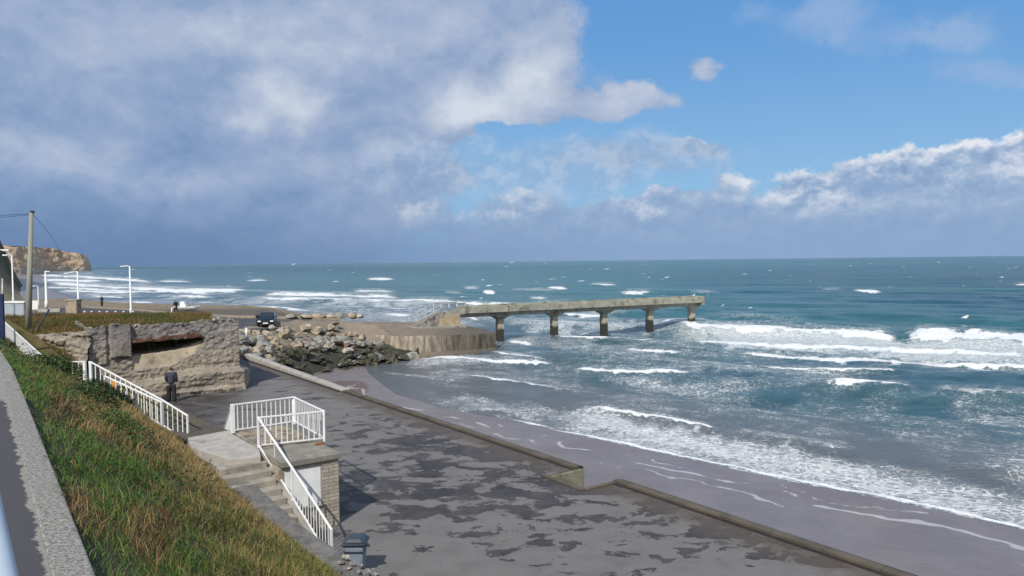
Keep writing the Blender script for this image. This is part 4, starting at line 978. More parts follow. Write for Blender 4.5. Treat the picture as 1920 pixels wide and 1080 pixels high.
for a in np.arange(-3.5, 46, 3.0):
    b_ = a+2.99; mbq = MB(); P4 = [UV(a, .29), UV(a, .475), UV(b_, .475), UV(b_, .29)]
    zt_ = [topz(a), topz(a), topz(b_), topz(b_)]
    mbq.prism([(p.x, p.y) for p in P4], [z-.45 for z in zt_], zt_); mbq.build('slab', copg, cpo, bevel=.012)
hr = thing('handrail', UV(4, -.02, PZ), 'thick pale tubular handrail close to the viewer at the bottom left edge', 'handrail')
railm = pmat('pale_blue_paint', (.42, .50, .58), (.36, .44, .52), 2, .35, spec=.5)
hp0, hp1 = W(-24, 905, 2.05), W(7, 1085, 1.42)
dv = (hp0-hp1).normalized()
MB().tube([hp1-dv*.6, hp1, hp0, hp0+dv*1.4], .024, 20).build('rail', railm, hr)
bo_ = hp0+dv*1.4
MB().tube([bo_+Vector((0, 0, -.03)), Vector((bo_.x, bo_.y, PZ-.03))], .022, 12).build('post', railm, hr)

# lower edge of the slope (and of the grass), as surveyed points
LOW = [W(880, 1300, 12.8), W(742, 1150, 15.2), W(642, 1088, 16.1), W(582, 1045, 17.0), W(526, 1000, 17.9), W(456, 944, 19.3), W(404, 892, 20.8), W(360, 844, 22.9), W(325, 812, 24.0), W(283, 791, 25.2), W(225, 762, 25.8), W(165, 731, 26.3), W(104, 748, 26.6), W(55, 700, 30.8), W(12, 655, 36.5), W(-40, 600, 46.0)]
NSL = 150
lp = np.array([tuple(p) for p in LOW]); lt_ = np.concatenate([[0], np.cumsum(np.linalg.norm(np.diff(lp, axis=0), axis=1))])
def low_at(s_): return np.stack([np.interp(s_, lt_, lp[:, a]) for a in range(3)], -1)
def top_for(p):
    u_ = -.585*p[..., 0]+.811*p[..., 1]; u_ = np.where(u_ < 34, -3+(u_-9.0)*37/25.0, u_); z_ = np.interp(u_, [a for a, _ in tops], [b_ for _, b_ in tops])
    return np.stack([UX.x*u_+VX.x*.46, UX.y*u_+VX.y*.46, z_-.03], -1)
def slope_pt(s_, t_):
    a = low_at(s_); b_ = top_for(a)
    p = b_+(a-b_)*t_[..., None]
    wid = np.linalg.norm(a-b_, axis=-1)
    n_ = (fbmn(p[..., 0]/1.6, p[..., 1]/1.6, 4)-.5)*.55+(fbmn(p[..., 0]/.4, p[..., 1]/.4, 3)-.5)*.14
    ul = -.585*a[..., 0]+.811*a[..., 1]; far_ = sstep(ul, 28, 31)
    p[..., 2] += (np.sin(np.pi*t_)*(.10+n_)+.03*np.sin(np.pi*t_))*np.clip(wid/4, .2, 1)*(1-.8*far_)-.30*np.sin(np.pi*t_)*far_
    return p
ss, tt = np.meshgrid(np.linspace(0, lt_[-1], 360), np.linspace(0, 1, 70), indexing='ij')
SP = slope_pt(ss, tt)
slm, t, b = newmat('slope_soil')
geo = t.new('ShaderNodeNewGeometry').outputs['Position']
g1 = t.noise(geo, .9, 6, .65); g2 = t.noise(geo, 14, 4, .7)
t.put(b.inputs['Base Color'], t.mix(g2, t.mix(t.mr(g1, .4, .6), (.05, .055, .02), (.085, .06, .03)), (.035, .03, .018))); b.inputs['Roughness'].default_value = 1
struct(fastmesh('slope', SP.reshape(-1, 3), quads(360, 70), slm))

# grass blades: one mass of ground cover
def grass():
    N = 900000
    s_ = rng.random(N)**1.25*lt_[-1]; t_ = rng.random(N); p = slope_pt(s_, t_)
    dist = np.hypot(p[:, 0], p[:, 1]); keep = rng.random(N) < np.clip((6.0/dist)**1.25, .14, 1)
    infr = (p[:, 0]/p[:, 1] > -.80) & (p[:, 1] > 2.2)
    keep &= infr
    p = p[keep]; t_ = t_[keep]; dist = dist[keep]; n = len(p)
    x, y = p[:, 0], p[:, 1]
    f1 = fbmn(x/1.5, y/1.5, 4); f2 = fbmn(x/.55+7, y/.55, 3); f3 = fbmn(x/2.6+3, y/2.6+5, 3); f4 = fbmn(x/.8+30, y/.8+11, 3)
    # plant communities: patches surveyed on the slope (bearing of the patch centre, reach)
    dq = p-np.array([0, 0, CAMZ]); zf = dq@np.array(fw); PXs = dq@np.array(rt)/zf*F+960; PYs = 540-dq@np.array(up)/zf*F
    PXs = PXs+(f1-.5)*90+(f2-.5)*50; PYs = PYs+(f3-.5)*90+(f4-.5)*50
    def com(bl, k_):
        w_ = np.zeros(n)
        for bx, by, br_, bw in bl: w_ = np.maximum(w_, bw*np.exp(-((PXs-bx)**2+(PYs-by)**2)/br_**2))
        return w_+(fbmn(x/.45+k_*13.1, y/.45+k_*7.7, 3)-.5)*.60+rng.normal(0, .13, n)
    kinds = [com([(40, 680, 60, 1), (75, 745, 60, .9), (110, 830, 60, 1), (150, 885, 80, 1.1), (240, 925, 85, 1.05), (330, 905, 60, .6), (190, 1060, 80, 1.0), (350, 1070, 60, .8), (270, 960, 60, .8)], 1),
             com([(250, 775, 70, 1.0), (330, 830, 75, 1.3), (400, 880, 75, 1.5), (455, 945, 70, 1.5), (530, 1005, 60, 1.25), (590, 1050, 40, 1.0), (300, 870, 60, .7), (200, 790, 60, .7), (400, 960, 50, .6)], 2),
             com([(120, 780, 60, .8), (150, 960, 60, .95), (110, 930, 40, .7), (295, 1010, 65, 1.05), (460, 955, 30, .7), (215, 830, 50, .7), (200, 1000, 50, .6)], 3),
             com([(370, 960, 80, .75), (450, 1020, 90, 1.0), (570, 1050, 80, 1.0), (520, 1075, 90, .9), (240, 860, 60, .5)], 4)+.28]
    ki = np.argmax(np.stack(kinds, 0), 0); r1 = rng.random(n)
    G1 = np.array([.065, .165, .035]); G2 = np.array([.15, .27, .05]); S1 = np.array([.48, .355, .16]); S2 = np.array([.30, .20, .085]); RU = np.array([.17, .085, .050]); OL = np.array([.17, .175, .050])
    isS = np.where(ki == 1, r1 < .90, np.where(ki == 3, r1 < .30, np.where(ki == 2, r1 < .30, r1 < .08)))
    isR = (~isS) & np.where(ki == 2, rng.random(n) < .72, rng.random(n) < .05); isO = (~isS) & (~isR) & np.where(ki == 0, rng.random(n) < .15, rng.random(n) < .72)
    k = rng.random(n)[:, None]
    c_ = G1*(1-k)+G2*k; c_ = np.where(isO[:, None], OL*(.7+.7*k), c_); c_ = np.where(isS[:, None], S1*(1-k)+S2*k, c_); c_ = np.where(isR[:, None], RU*(.7+.8*k), c_)
    c_ *= (.60+.52*rng.random(n))[:, None]
    h = (.05+.17*rng.random(n)**2.2)*(.35+1.5*f2**1.2)*np.where(isS, 1.2, 1)*(.55+.45*np.minimum(1, np.sin(np.pi*np.clip(t_, .02, .98))*3.0))
    h *= np.where(dist < 6, .8, 1)*np.where(dist > 25, .6, 1)
    w = (.0020+.0026*rng.random(n))*np.clip(dist/6, .8, 3.0)*np.where(isS, .75, 1)
    a = rng.random(n)*2*np.pi; wx, wy = np.cos(a), np.sin(a)
    la_ = rng.normal(0, 1, n)*1.1+(f4-.5)*7; lean = .25+.85*rng.random(n)                    # leaning mostly away from the wind off the sea
    lx, ly = np.cos(la_+2.6), np.sin(la_+2.6)
    hh = np.stack([h*0, h*0, h], -1); L = np.stack([lx*lean*h, ly*lean*h, h*0], -1); Wd = np.stack([wx*w, wy*w, w*0], -1)
    base = p-np.array([0, 0, .03])
    v0 = base-Wd; v1 = base+Wd; m0 = base+hh*.55+L*.30-Wd*.75; m1 = base+hh*.55+L*.30+Wd*.75; tip = base+hh*(1-lean*.25)[:, None]+L
    V = np.stack([v0, v1, m1, m0, tip], 1).reshape(-1, 3)
    i = np.arange(n)[:, None]*5
    Q = np.concatenate([i+np.array([[0, 1, 2]]), i+np.array([[0, 2, 3]]), i+np.array([[3, 2, 4]])], 1).reshape(-1, 3)
    C_ = np.repeat(np.concatenate([c_, np.ones((n, 1))], 1)[:, None], 5, 1)
    return V, Q, C_.reshape(-1, 4)
gv, gq, gc_ = grass()
grm, t, b = newmat('grass_blade')
t.put(b.inputs['Base Color'], t.attr('tint', 0)); b.inputs['Roughness'].default_value = .6; b.inputs['Specular IOR Level'].default_value = .2
tr = t.new('ShaderNodeBsdfTranslucent'); t.put(tr.inputs[0], t.attr('tint', 0)); ad = t.new('ShaderNodeMixShader'); ad.inputs[0].default_value = .3
t.l.new(b.outputs[0], ad.inputs[1]); t.l.new(tr.outputs[0], ad.inputs[2]); t.l.new(ad.outputs[0], t.n['Material Output'].inputs[0])
go = fastmesh('grass', gv, gq, grm, colors=gc_, smooth=False)
go['kind'] = 'stuff'; go['label'] = 'long green and straw coloured grass covering the steep slope beside the path'; go['category'] = 'grass'

# broad leaved weeds between the grass
def weeds():
    N = 120000
    s_ = rng.random(N)**1.3*lt_[-1]; t_ = rng.random(N)**1.15; p = slope_pt(s_, t_); dist = np.hypot(p[:, 0], p[:, 1])
    cl = fbmn(p[:, 0]/.5+50, p[:, 1]/.5, 4); keep = (cl > .56) & (rng.random(N) < np.clip((8/dist)**1.1, .15, 1)*np.where(t_ < .5, 1, .10)) & (p[:, 1] > 2.2)
    p = p[keep]; cl = cl[keep]; dist = dist[keep]; n = len(p)
    p = p+np.stack([rng.normal(0, .03, n), rng.normal(0, .03, n), .04+.26*rng.random(n)*(cl-.42)/.2], -1)
    a = rng.normal(0, 1, (n, 3)); a[:, 2] *= .45; a /= np.linalg.norm(a, axis=1)[:, None]; bb = np.cross(a, rng.normal(0, .5, (n, 3))+np.array([0, 0, 1.5])); bb /= np.linalg.norm(bb, axis=1)[:, None]
    l_ = ((.009+.015*rng.random(n))*np.clip(dist/8, .8, 2.4))[:, None]
    V = np.stack([p-a*l_, p+bb*l_*.42, p+a*l_, p-bb*l_*.42], 1).reshape(-1, 3)
    k = rng.random(n)[:, None]; h_ = fbmn(p[:, 0]/1.3+9, p[:, 1]/1.3, 2)[:, None]
    c_ = np.where(h_ > .5, np.array([.045, .115, .030]), np.array([.060, .080, .035]))*(.5+1.0*k); br_ = rng.random(n) < .16; c_[br_] = np.array([.14, .075, .045])*(.6+.7*k[br_])
    return V, np.arange(4*n).reshape(-1, 4), np.repeat(np.concatenate([c_, np.ones((n, 1))], 1), 4, 0)
wv_, wq_, wc_ = weeds()
wo_ = fastmesh('weeds', wv_, wq_, grm, colors=wc_, smooth=False); wo_['kind'] = 'stuff'; wo_['label'] = 'low broad leaved weeds growing through the grass on the steep slope'; wo_['category'] = 'weeds'

# short grass on the mound and bank
def mound_grass():
    N = 90000
    Y = 24+rng.random(N)*36; r_ = -.72+rng.random(N)*.33; X = r_*Y
    Dv = np.concatenate([np.arange(24, 66, .35)]); i = np.clip(np.round((Y-24)/.35).astype(int), 0, len(Dv)-1)
    cols = np.concatenate([np.linspace(-1.6, -.85, 30), np.linspace(-.845, -.1, 420)]); j = np.clip(np.searchsorted(cols, r_), 0, 449)
    z = Vg[i, j, 2]; ok = (z > 2.3) & (rng.random(N) < .8) & ((Y > 33) | (r_ > -.6))
    x, y, z = X[ok], Y[ok], z[ok]; n = len(x); f = fbmn(x/2, y/2, 4); f2 = fbmn(x/.7, y/.7, 3)
    k = rng.random(n)[:, None]; S = np.where((rng.random(n) < sstep(f, .38, .6))[:, None], np.array([.215, .145, .06]), np.array([.115, .12, .038])); c_ = S*(.6+.7*k)
    h = (.10+.16*rng.random(n))*(.6+.9*f2); w = .018+.015*rng.random(n); a = rng.random(n)*6.28
    Wd = np.stack([np.cos(a)*w, np.sin(a)*w, 0*w], -1); p = np.stack([x, y, z-.03], -1); tp_ = p+np.stack([rng.normal(0, .4, n)*h, rng.normal(0, .4, n)*h, h], -1)
    V = np.stack([p-Wd, p+Wd, tp_], 1).reshape(-1, 3); Q = np.arange(3*n).reshape(-1, 3)
    return V, Q, np.repeat(np.concatenate([c_, np.ones((n, 1))], 1), 3, 0)
mv, mq, mc = mound_grass()
mo = fastmesh('grass', mv, mq, grm, colors=mc, smooth=False); mo['kind'] = 'stuff'; mo['label'] = 'short brown and olive grass on the mound behind the bunker'; mo['category'] = 'grass'

# leafy bramble bushes along the coping
leafm, t, b = newmat('bramble_leaf')
t.put(b.inputs['Base Color'], t.attr('tint', 0)); b.inputs['Roughness'].default_value = .5; b.inputs['Specular IOR Level'].default_value = .3
twig = pmat('twig', (.12, .07, .045), (.08, .05, .035), 20, .8)
def bush(s0, t0, rad, hgt, tint, label, cnt, ls):
    c0 = slope_pt(np.array([s0]), np.array([t0]))[0]
    o = thing('bramble_bush', tuple(c0), label, 'bush', 'leafy bushes on the grass slope')
    n = cnt; d = rng.normal(0, 1, (n, 3)); d /= np.linalg.norm(d, axis=1)[:, None]; rr_ = rng.random(n)**.45
    lump = .65+.7*fbmn(d[:, 0]*1.6+s0, d[:, 1]*1.6+d[:, 2]*1.3, 3)
    off_ = d*rr_[:, None]*np.array([rad, rad*1.1, hgt])*lump[:, None]
    off_[:, 2] = np.abs(off_[:, 2])*1.2+.08-off_[:, 0]*.45
    a = rng.normal(0, 1, (n, 3)); a /= np.linalg.norm(a, axis=1)[:, None]; bb = np.cross(a, rng.normal(0, 1, (n, 3))); bb /= np.linalg.norm(bb, axis=1)[:, None]
    l_ = ls*(.6+.8*rng.random(n))[:, None]
    V = np.stack([off_-a*l_, off_+bb*l_*.55, off_+a*l_, off_-bb*l_*.55], 1).reshape(-1, 3)
    k = rng.random(n)[:, None]; cl = np.array(tint)*(.5+.9*k); br_ = rng.random(n) < .14; cl[br_] = np.array([.13, .07, .035])*(.6+.8*k[br_])
    C_ = np.repeat(np.concatenate([cl, np.ones((n, 1))], 1), 4, 0)
    f_ = fastmesh('foliage', V, np.arange(4*n).reshape(-1, 4), leafm, colors=C_, smooth=False); f_.parent = o
    st_ = MB()
    for _ in range(14):
        dd_ = Vector((random.gauss(0, .6), random.gauss(0, .6), 1)).normalized()
        e_ = Vector((dd_.x*rad*.9, dd_.y*rad*.9, dd_.z*hgt*.9)); st_.tube([c0*1.0 if isinstance(c0, Vector) else Vector(c0), Vector(c0)+e_*.5+Vector((0, 0, .05)), Vector(c0)+e_], [.008, .006, .003], 5)
    st_.build('stem', twig, o)
def s_at(px, py, t0):                                 # slope parameter whose point lies on that bearing
    best = None
    for q_ in np.linspace(0, lt_[-1], 400):
        p = slope_pt(np.array([q_]), np.array([t0]))[0]; d = Vector(p)-Vector((0, 0, CAMZ)); X_ = d.dot(rt)/d.dot(fw)*F+960; Y_ = 540-d.dot(up)/d.dot(fw)*F
        e_ = abs(Y_-py)
        if d.dot(fw) > 0 and (best is None or e_ < best[0]): best = (e_, q_, X_)
    return best[1]
GR = (.040, .085, .022); DG = (.022, .048, .020); LG = (.075, .15, .03)
for (px, py, t0, rad, hgt, tn, lab, cnt, ls) in (
    (40, 700, .35, .55, .35, GR, 'bright green leafy bush beside the upper end of the coping', 2600, .030),
    (150, 756, .78, .45, .18, DG, 'dark leafy bush just below the level white fence panel', 2600, .034),
    (128, 748, .88, .40, .16, DG, 'darkest bush tucked under the corner post of the white fence', 3000, .034),
    (95, 740, .50, .45, .22, DG, 'dark green bush halfway between the coping and the fence corner', 2400, .030),
    (60, 760, .30, .45, .28, GR, 'green bush close to the coping above the open grass', 2200, .026),
    (150, 752, .80, .42, .30, (.06, .07, .03), 'olive brown bush below the start of the stair railing', 1800, .026),
    (105, 815, .30, .40, .26, LG, 'fresh green bush beside the coping left of the yellow flowers', 2000, .022),
    (22, 690, .25, .40, .22, GR, 'small green bush farthest along the coping', 1500, .032)):
    bush(s_at(px, py, t0), t0, rad, hgt, tn, lab, cnt, ls)
# yellow flowers
yel = pmat('yellow_petal', (.72, .55, .03), (.60, .42, .02), 20, .6); grn = pmat('flower_stem', (.08, .13, .03), None)
for (px, py, D_, lab) in ((133, 866, 6.9, 'yellow flower highest on the slope, left of its pair'), (158, 877, 7.2, 'yellow flower to the right of the highest one'), (137, 911, 6.2, 'lowest yellow flower, nearest the coping'), (88, 722, 13, 'tiny yellow flower among the dark bushes')):
    hd = W(px, py, D_); o = thing('yellow_flower', tuple(hd), lab, 'flower', 'yellow flowers on the slope')
    h_ = MB(); k_ = D_/7*.8
    for j in range(9):
        a = j*2*math.pi/9; dd_ = Vector((math.cos(a), math.sin(a), .25))*.020*k_; sd_ = Vector((-math.sin(a), math.cos(a), 0))*.006*k_
        h_.add([hd, hd+dd_*.6+sd_, hd+dd_, hd+dd_*.6-sd_], [(0, 1, 2, 3)])
    h_.lathe(hd, [(.001, -.004), (.008*k_, 0), (.005*k_, .006)], 8); h_.build('petals', yel, o)
    MB().tube([hd+Vector((.02, .02, -.4)), hd+Vector((.01, 0, -.15)), hd], .0025*k_, 5).build('stem', grn, o)
# pale dead stalks lying over the grass
for (pts, lab) in (([(262, 998, 7.2), (330, 998, 7.5), (395, 1001, 7.8)], 'straight pale dead stalk lying across the green grass'), ([(405, 1034, 8), (402, 1046, 7.9), (385, 1058, 7.7), (372, 1075, 7.6)], 'curled pale dead stalk low on the slope')):
    P3 = [W(*p) for p in pts]
    tag(MB().tube(P3, [.004, .0035, .003, .002][:len(P3)], 5).build('dead_stalk', pmat('dry_stalk', (.42, .34, .17), None)), lab, 'plant')

# ------------------------------------------------------------------ railings
def railing(name, label, pts, h=.92, sp=.16, posts=True, group='white guard railings', wide=(), bw=.032, bot=.10):
    pts = [Vector(p) for p in pts]
    o = thing(name, tuple(pts[0]), label, 'railing', group)
    tr_, br_ = MB(), MB()
    for a, c_ in zip(pts[:-1], pts[1:]):
        tr_.bar(a+Vector((0, 0, h)), c_+Vector((0, 0, h)), .055, .045); br_.bar(a+Vector((0, 0, bot)), c_+Vector((0, 0, bot)), .04, .035)
    tr_.build('top_rail', WHITE, o, bevel=.008); br_.build('bottom_rail', WHITE, o)
    for i, p in enumerate(pts):
        w_ = .13 if i in wide else .06
        dr = (pts[min(i+1, len(pts)-1)]-pts[max(i-1, 0)])
        MB().box(p+Vector((0, 0, (h+.02)/2)), (w_, .06, h+.02), math.atan2(dr.y, dr.x)).build('post', WHITE, o, bevel=.006)
    for a, c_ in zip(pts[:-1], pts[1:]):
        d = c_-a; Lh = math.hypot(d.x, d.y); spp = sp[pts.index(a)] if isinstance(sp, list) else sp; n = max(1, int(round(Lh/spp)))
        first = None
        for k in range(1, n):
            p = a+d*(k/n)
            if first is None:
                first = MB().box(p+Vector((0, 0, (bot+h)/2)), (bw, .014, h-bot-.03), math.atan2(d.y, d.x)).build('bar', WHITE, o); p00 = p
            else:
                q_ = first.copy(); q_.location = p-p00; col.objects.link(q_); q_.parent = o
    return o
SL = 2.1
FL = W(487, 842, 22.06); FR = W(609, 828, 22.9); BKR = Vector((-7.51, 25.4, 0)); BKL = W(437, 813, 24.1)
for p in (FL, FR, BKR, BKL): p.z = SL
railing('guard_railing', 'white railing round three sides of the square roof terrace', [BKL, BKR, FR, FL], h=.93, wide=(0, 1, 2), sp=.155)

# terrace building
brick, t, b = newmat('pale_brickwork')
geo = t.new('ShaderNodeTexCoord').outputs['Object']; gx, gy, gz = t.xyz(geo)
al = t.math('ADD', t.math('MULTIPLY', gx, VX.x), t.math('MULTIPLY', gy, VX.y))
bt = t.new('ShaderNodeTexBrick'); t.put(bt.inputs['Vector'], t.comb(al, gz, 0.0)); bt.inputs['Scale'].default_value = 1
bt.inputs['Brick Width'].default_value = .30; bt.inputs['Row Height'].default_value = .105; bt.inputs['Mortar Size'].default_value = .009
t.put(bt.inputs['Color1'], (.44, .39, .32, 1)); t.put(bt.inputs['Color2'], (.30, .26, .21, 1)); t.put(bt.inputs['Mortar'], (.22, .205, .18, 1))
nn = t.noise(geo, 3, 5, .6)
t.put(b.inputs['Base Color'], t.mix(t.mr(nn, .5, .72), bt.outputs[0], (.24, .21, .175))); b.inputs['Roughness'].default_value = .9
bn = t.new('ShaderNodeBump'); bn.inputs['Distance'].default_value = .012; t.put(bn.inputs['Height'], t.math('SUBTRACT', nn, bt.outputs[1])); t.l.new(bn.outputs[0], b.inputs['Normal'])
hutc = W(637, 990, 21.5); hutc.z = 0                   # front right corner
HB = lambda u, v, z: hutc+UX*u+VX*v+Vector((0, 0, z))   # v negative to the left
hut = thing('beach_kiosk', tuple(hutc), 'small pale brick kiosk with a closed white shutter under a flat roof terrace', 'kiosk')
wl = MB()
def wbox(u0, u1, v0, v1, z0, z1, mb_): mb_.hexa([HB(u0, v0, z0), HB(u0, v1, z0), HB(u1, v1, z0), HB(u1, v0, z0)], [HB(u0, v0, z1), HB(u0, v1, z1), HB(u1, v1, z1), HB(u1, v0, z1)])
wbox(0, .25, -.50, 0, 0, 1.93, wl)                     # right pier
wbox(0, .25, -1.56, -.502, 0, .66, wl)                 # below the opening
wbox(.002, .25, -1.56, -.502, 1.84, 1.93, wl)            # head
wbox(.252, 4.6, -.22, -.002, 0, 1.93, wl); wbox(4.36, 4.6, -1.56, -.222, 0, 1.93, wl)
wbox(.252, 4.6, -1.66, -1.50, 0, 1.93, wl)
wl.build('wall', brick, hut)
sht = MB()
wbox(.03, .08, -1.56, -.54, .72, 1.80, sht)
so_ = sht.build('shutter', WHITE, hut)
fr_ = MB(); wbox(.02, .16, -.536, -.505, .665, 1.835, fr_); wbox(.035, .098, -1.56, -.54, 1.803, 1.836, fr_); fr_.build('shutter_frame', GREYM, hut)
sl_ = MB(); wbox(-.07, .10, -1.5, -.45, .663, .716, sl_); sl_.build('sill', CONC, hut, bevel=.008)
rfc = pmat('roof_slab_concrete', (.25, .235, .205), (.19, .18, .16), 1.8, .9, .008, 25, c3=(.36, .30, .25), s3=1.2, t3=(.56, .7))
rf = MB(); wbox(-.08, 4.9, -1.68, .05, 1.934, SL-.003, rf); rf.build('roof_slab', rfc, hut, bevel=.015)
tl = MB(); wbox(1.75, 4.65, -1.58, -.12, SL-.002, SL+.03, tl)
til = pmat('terrace_boards', (.33, .27, .20), (.25, .21, .16), 5, .85, .004, 20, c3=(.12, .10, .08), s3=3, t3=(.5, .62))
tl.build('terrace_floor', til, hut)
# small red brick toe at the corner
tag(MB().box(HB(1.25, -.08, SL+.035), (.26, .10, .06), math.atan2(VX.y, VX.x)).build('loose_brick', pmat('red_brick', (.32, .12, .07), (.24, .10, .06), 12, .9), bevel=.006), 'loose red brick lying at the right corner of the kiosk roof', 'brick')

# landing slab
Lc = W(430, 868, 20.9); Rc = W(489, 862, 21.2); Lc.z = Rc.z = SL
A_ = W(352, 829, 23.6); 
lpoly = [(Lc.x, Lc.y), (Rc.x, Rc.y), (FL.x-.02, FL.y), (BKL.x-.03, BKL.y), (-9.35, 24.75), (A_.x, A_.y), (-9.75, 22.4)]
ld = thing('landing', (Lc.x, Lc.y, SL-.3), 'plain grey concrete landing between the end of the long fence and the terrace', 'landing')
MB().prism(lpoly, SL-2.1, SL-.008).build('slab', CONC_L, ld, bevel=.015)

# front stairs
S0 = FL+Vector((0, 0, 0)); S1 = W(622, 1045, 18.35); S1.z = 0
sd = Vector((S1.x-S0.x, S1.y-S0.y, 0)); run = sd.length; sdn = sd.normalized(); sn = Vector((-sdn.y, sdn.x, 0))     # sn points seaward
if sn.dot(VX) < 0: sn = -sn
start = .55; NS = 12
stm = pmat('stair_concrete', (.36, .335, .29), (.27, .25, .22), 2.2, .9, .008, 22, c3=(.19, .17, .145), s3=1.6, t3=(.5, .66))
stair = thing('staircase', (S0.x, S0.y, 0), 'worn concrete stairs going down from the landing to the promenade', 'stairs')
for k in range(NS):
    a = start+(run-start)*k/NS; c_ = start+(run-start)*(k+1)/NS; z_ = SL*(1-(k+1)/(NS+.0))+.0
    if z_ < .02: break
    q_ = MB(); P4 = [S0+sdn*(a-.0)-sn*1.45, S0+sdn*(c_+.03)-sn*1.45, S0+sdn*(c_+.03)-sn*.14, S0+sdn*a-sn*.14]
    q_.prism([(p.x, p.y) for p in P4], max(-.05, z_-.6), z_); q_.build('step', stm, stair, bevel=.015)
# stringer wall under the railing
q_ = MB(); P4 = [S0+sdn*.0-sn*.13, S0+sdn*.0+sn*.05, S1+sn*.05, S1-sn*.13]
q_.prism([(p.x, p.y) for p in P4][::-1], -.02, [.10, .10, SL+.02, SL+.02]); q_.build('stringer', CONC, stair, bevel=.01)
railing('stair_railing', 'white stair railing running steeply down past the kiosk to the promenade', [FL+Vector((-.01, -.06, .03)), FL+(S1-FL)*.5+Vector((0, 0, .06)), Vector((S1.x, S1.y, .06))], h=.92, sp=[.95, .17], bot=.09)

# far stairs behind the landing
P0 = BKL+Vector((-.06, .12, 0)); P1 = Vector((-11.55, 29.5, 0)); P1.z = .02
railing('stair_railing', 'white railing seen end on, dropping away behind the far left corner of the terrace', [P0, P1], h=.92, sp=.17, bot=.05)
st2 = thing('staircase', (P0.x, P0.y, 0), 'hidden back stairs behind the landing beside the terrace', 'stairs')
d2 = (P1-P0); d2.z = 0; r2 = d2.length; d2.normalize(); n2_ = Vector((-d2.y, d2.x, 0))
for k in range(11):
    z_ = SL*(1-(k+1)/12); a = .3+(r2-.3)*k/12; q_ = MB(); P4 = [P0+d2*a, P0+d2*(a+r2/12), P0+d2*(a+r2/12)+n2_*1.0, P0+d2*a+n2_*1.0]
    q_.prism([(p.x, p.y) for p in P4], -.02, z_); q_.build('step', stm, st2)

# retaining wall between the grass and the stairs, stones at its low end
wallpts = [(366, 836, 23.2), (398, 864, 21.9), (432, 889, 20.8), (497, 948, 19.2), (562, 1003, 17.9), (622, 1045, 17.0), (684, 1084, 16.2), (770, 1140, 15.1)]
Cn = [W(*p) for p in wallpts]; wds = [.24, .46, .58, .60, .56, .54, .50, .50]
rwl = thing('retaining_wall', tuple(Cn[3]), 'dark rough topped retaining wall between the grass slope and the stairs', 'retaining wall')
vsL, vsR = [], []
for i, p in enumerate(Cn):
    d = (Cn[min(i+1, len(Cn)-1)]-Cn[max(i-1, 0)]); d.z = 0; d.normalize(); nrm = Vector((-d.y, d.x, 0)); nrm = nrm if nrm.dot(VX) > 0 else -nrm
    vsL.append(p-nrm*wds[i]/2); vsR.append(p+nrm*wds[i]/2)
def dens(pts, k=14): return [pts[i].lerp(pts[i+1], j/k) for i in range(len(pts)-1) for j in range(k)]+[pts[-1]]
dl, dr_ = dens(vsL), dens(vsR); rows = []
for f in (0, 0.02, .35, .7, .98, 1.0):
    rw = []
    for a, c_ in zip(dl, dr_):
        p = a.lerp(c_, f); nz2 = mnoise.noise(p*2.3)*.05+mnoise.noise(p*7)*.025
        if f == 0: rw.append((a.x, a.y, a.z-.9))
        elif f == 1: rw.append((c_.x, c_.y, -.05))
        else: rw.append((p.x+nz2, p.y, p.z+nz2))
    rows.append(rw)
MB().grid(np.array(rows), 0, False).build('wall', CONC_D, rwl)
for (px, py, D_, s_) in ((648, 1046, 16.9, .20), (662, 1058, 16.6, .16), (676, 1062, 16.5, .15), (640, 1056, 16.7, .17), (690, 1072, 16.3, .18), (672, 1072, 16.3, .13), (655, 1066, 16.5, .12), (705, 1078, 16.1, .17), (700, 1068, 16.3, .10), (684, 1078, 16.2, .10)):
    p = W(px, py, D_); o = bpy.data.objects.new('stone', random.choice(rmesh[random.choice(['grey', 'pale', 'grey'])])); col.objects.link(o); o.location = p+Vector((0, 0, .02)); o.scale = (s_*1.3, s_, s_*.8); o.rotation_euler = (0, 0, random.uniform(0, 6))
    tag(o, 'small stone lying on the low end of the retaining wall beside the bin', 'stone', 'stones on the low end of the retaining wall')

# litter bin
bn0 = G(668, 1078, 0); bn0 = W(668, 1078, 18.0); bn0.z = 0
binm = pmat('bin_blue_grey', (.20, .25, .31), (.15, .19, .24), 3, .6, .002, 40, spec=.4); lidm = pmat('bin_lid_plastic', (.045, .055, .075), (.035, .042, .06), 4, .35, spec=.5)
lb = thing('litter_bin', tuple(bn0), 'grey blue litter bin with a dark domed lid standing behind the retaining wall', 'litter bin')
def fr4(w, d, z): return [bn0+Vector((x, y, z)) for x, y in ((-w, -d), (w, -d), (w, d), (-w, d))]
MB().hexa(fr4(.19, .20, .03), fr4(.24, .25, .76)).build('body', binm, lb, bevel=.04)
q_ = MB(); q_.hexa(fr4(.29, .29, .765), fr4(.30, .30, .84)); lo_ = q_.build('lid', lidm, lb, bevel=.03)
MB().hexa(fr4(.28, .28, .842), fr4(.16, .17, .96)).build('lid_dome', lidm, lo_, bevel=.05)
MB().bar(bn0+Vector((.30, -.16, .80)), bn0+Vector((.37, -.16, .74)), .08, .05).build('handle', lidm, lo_)
MB().hexa(fr4(.232, .242, .58), fr4(.240, .250, .64)).build('band', lidm, lb)

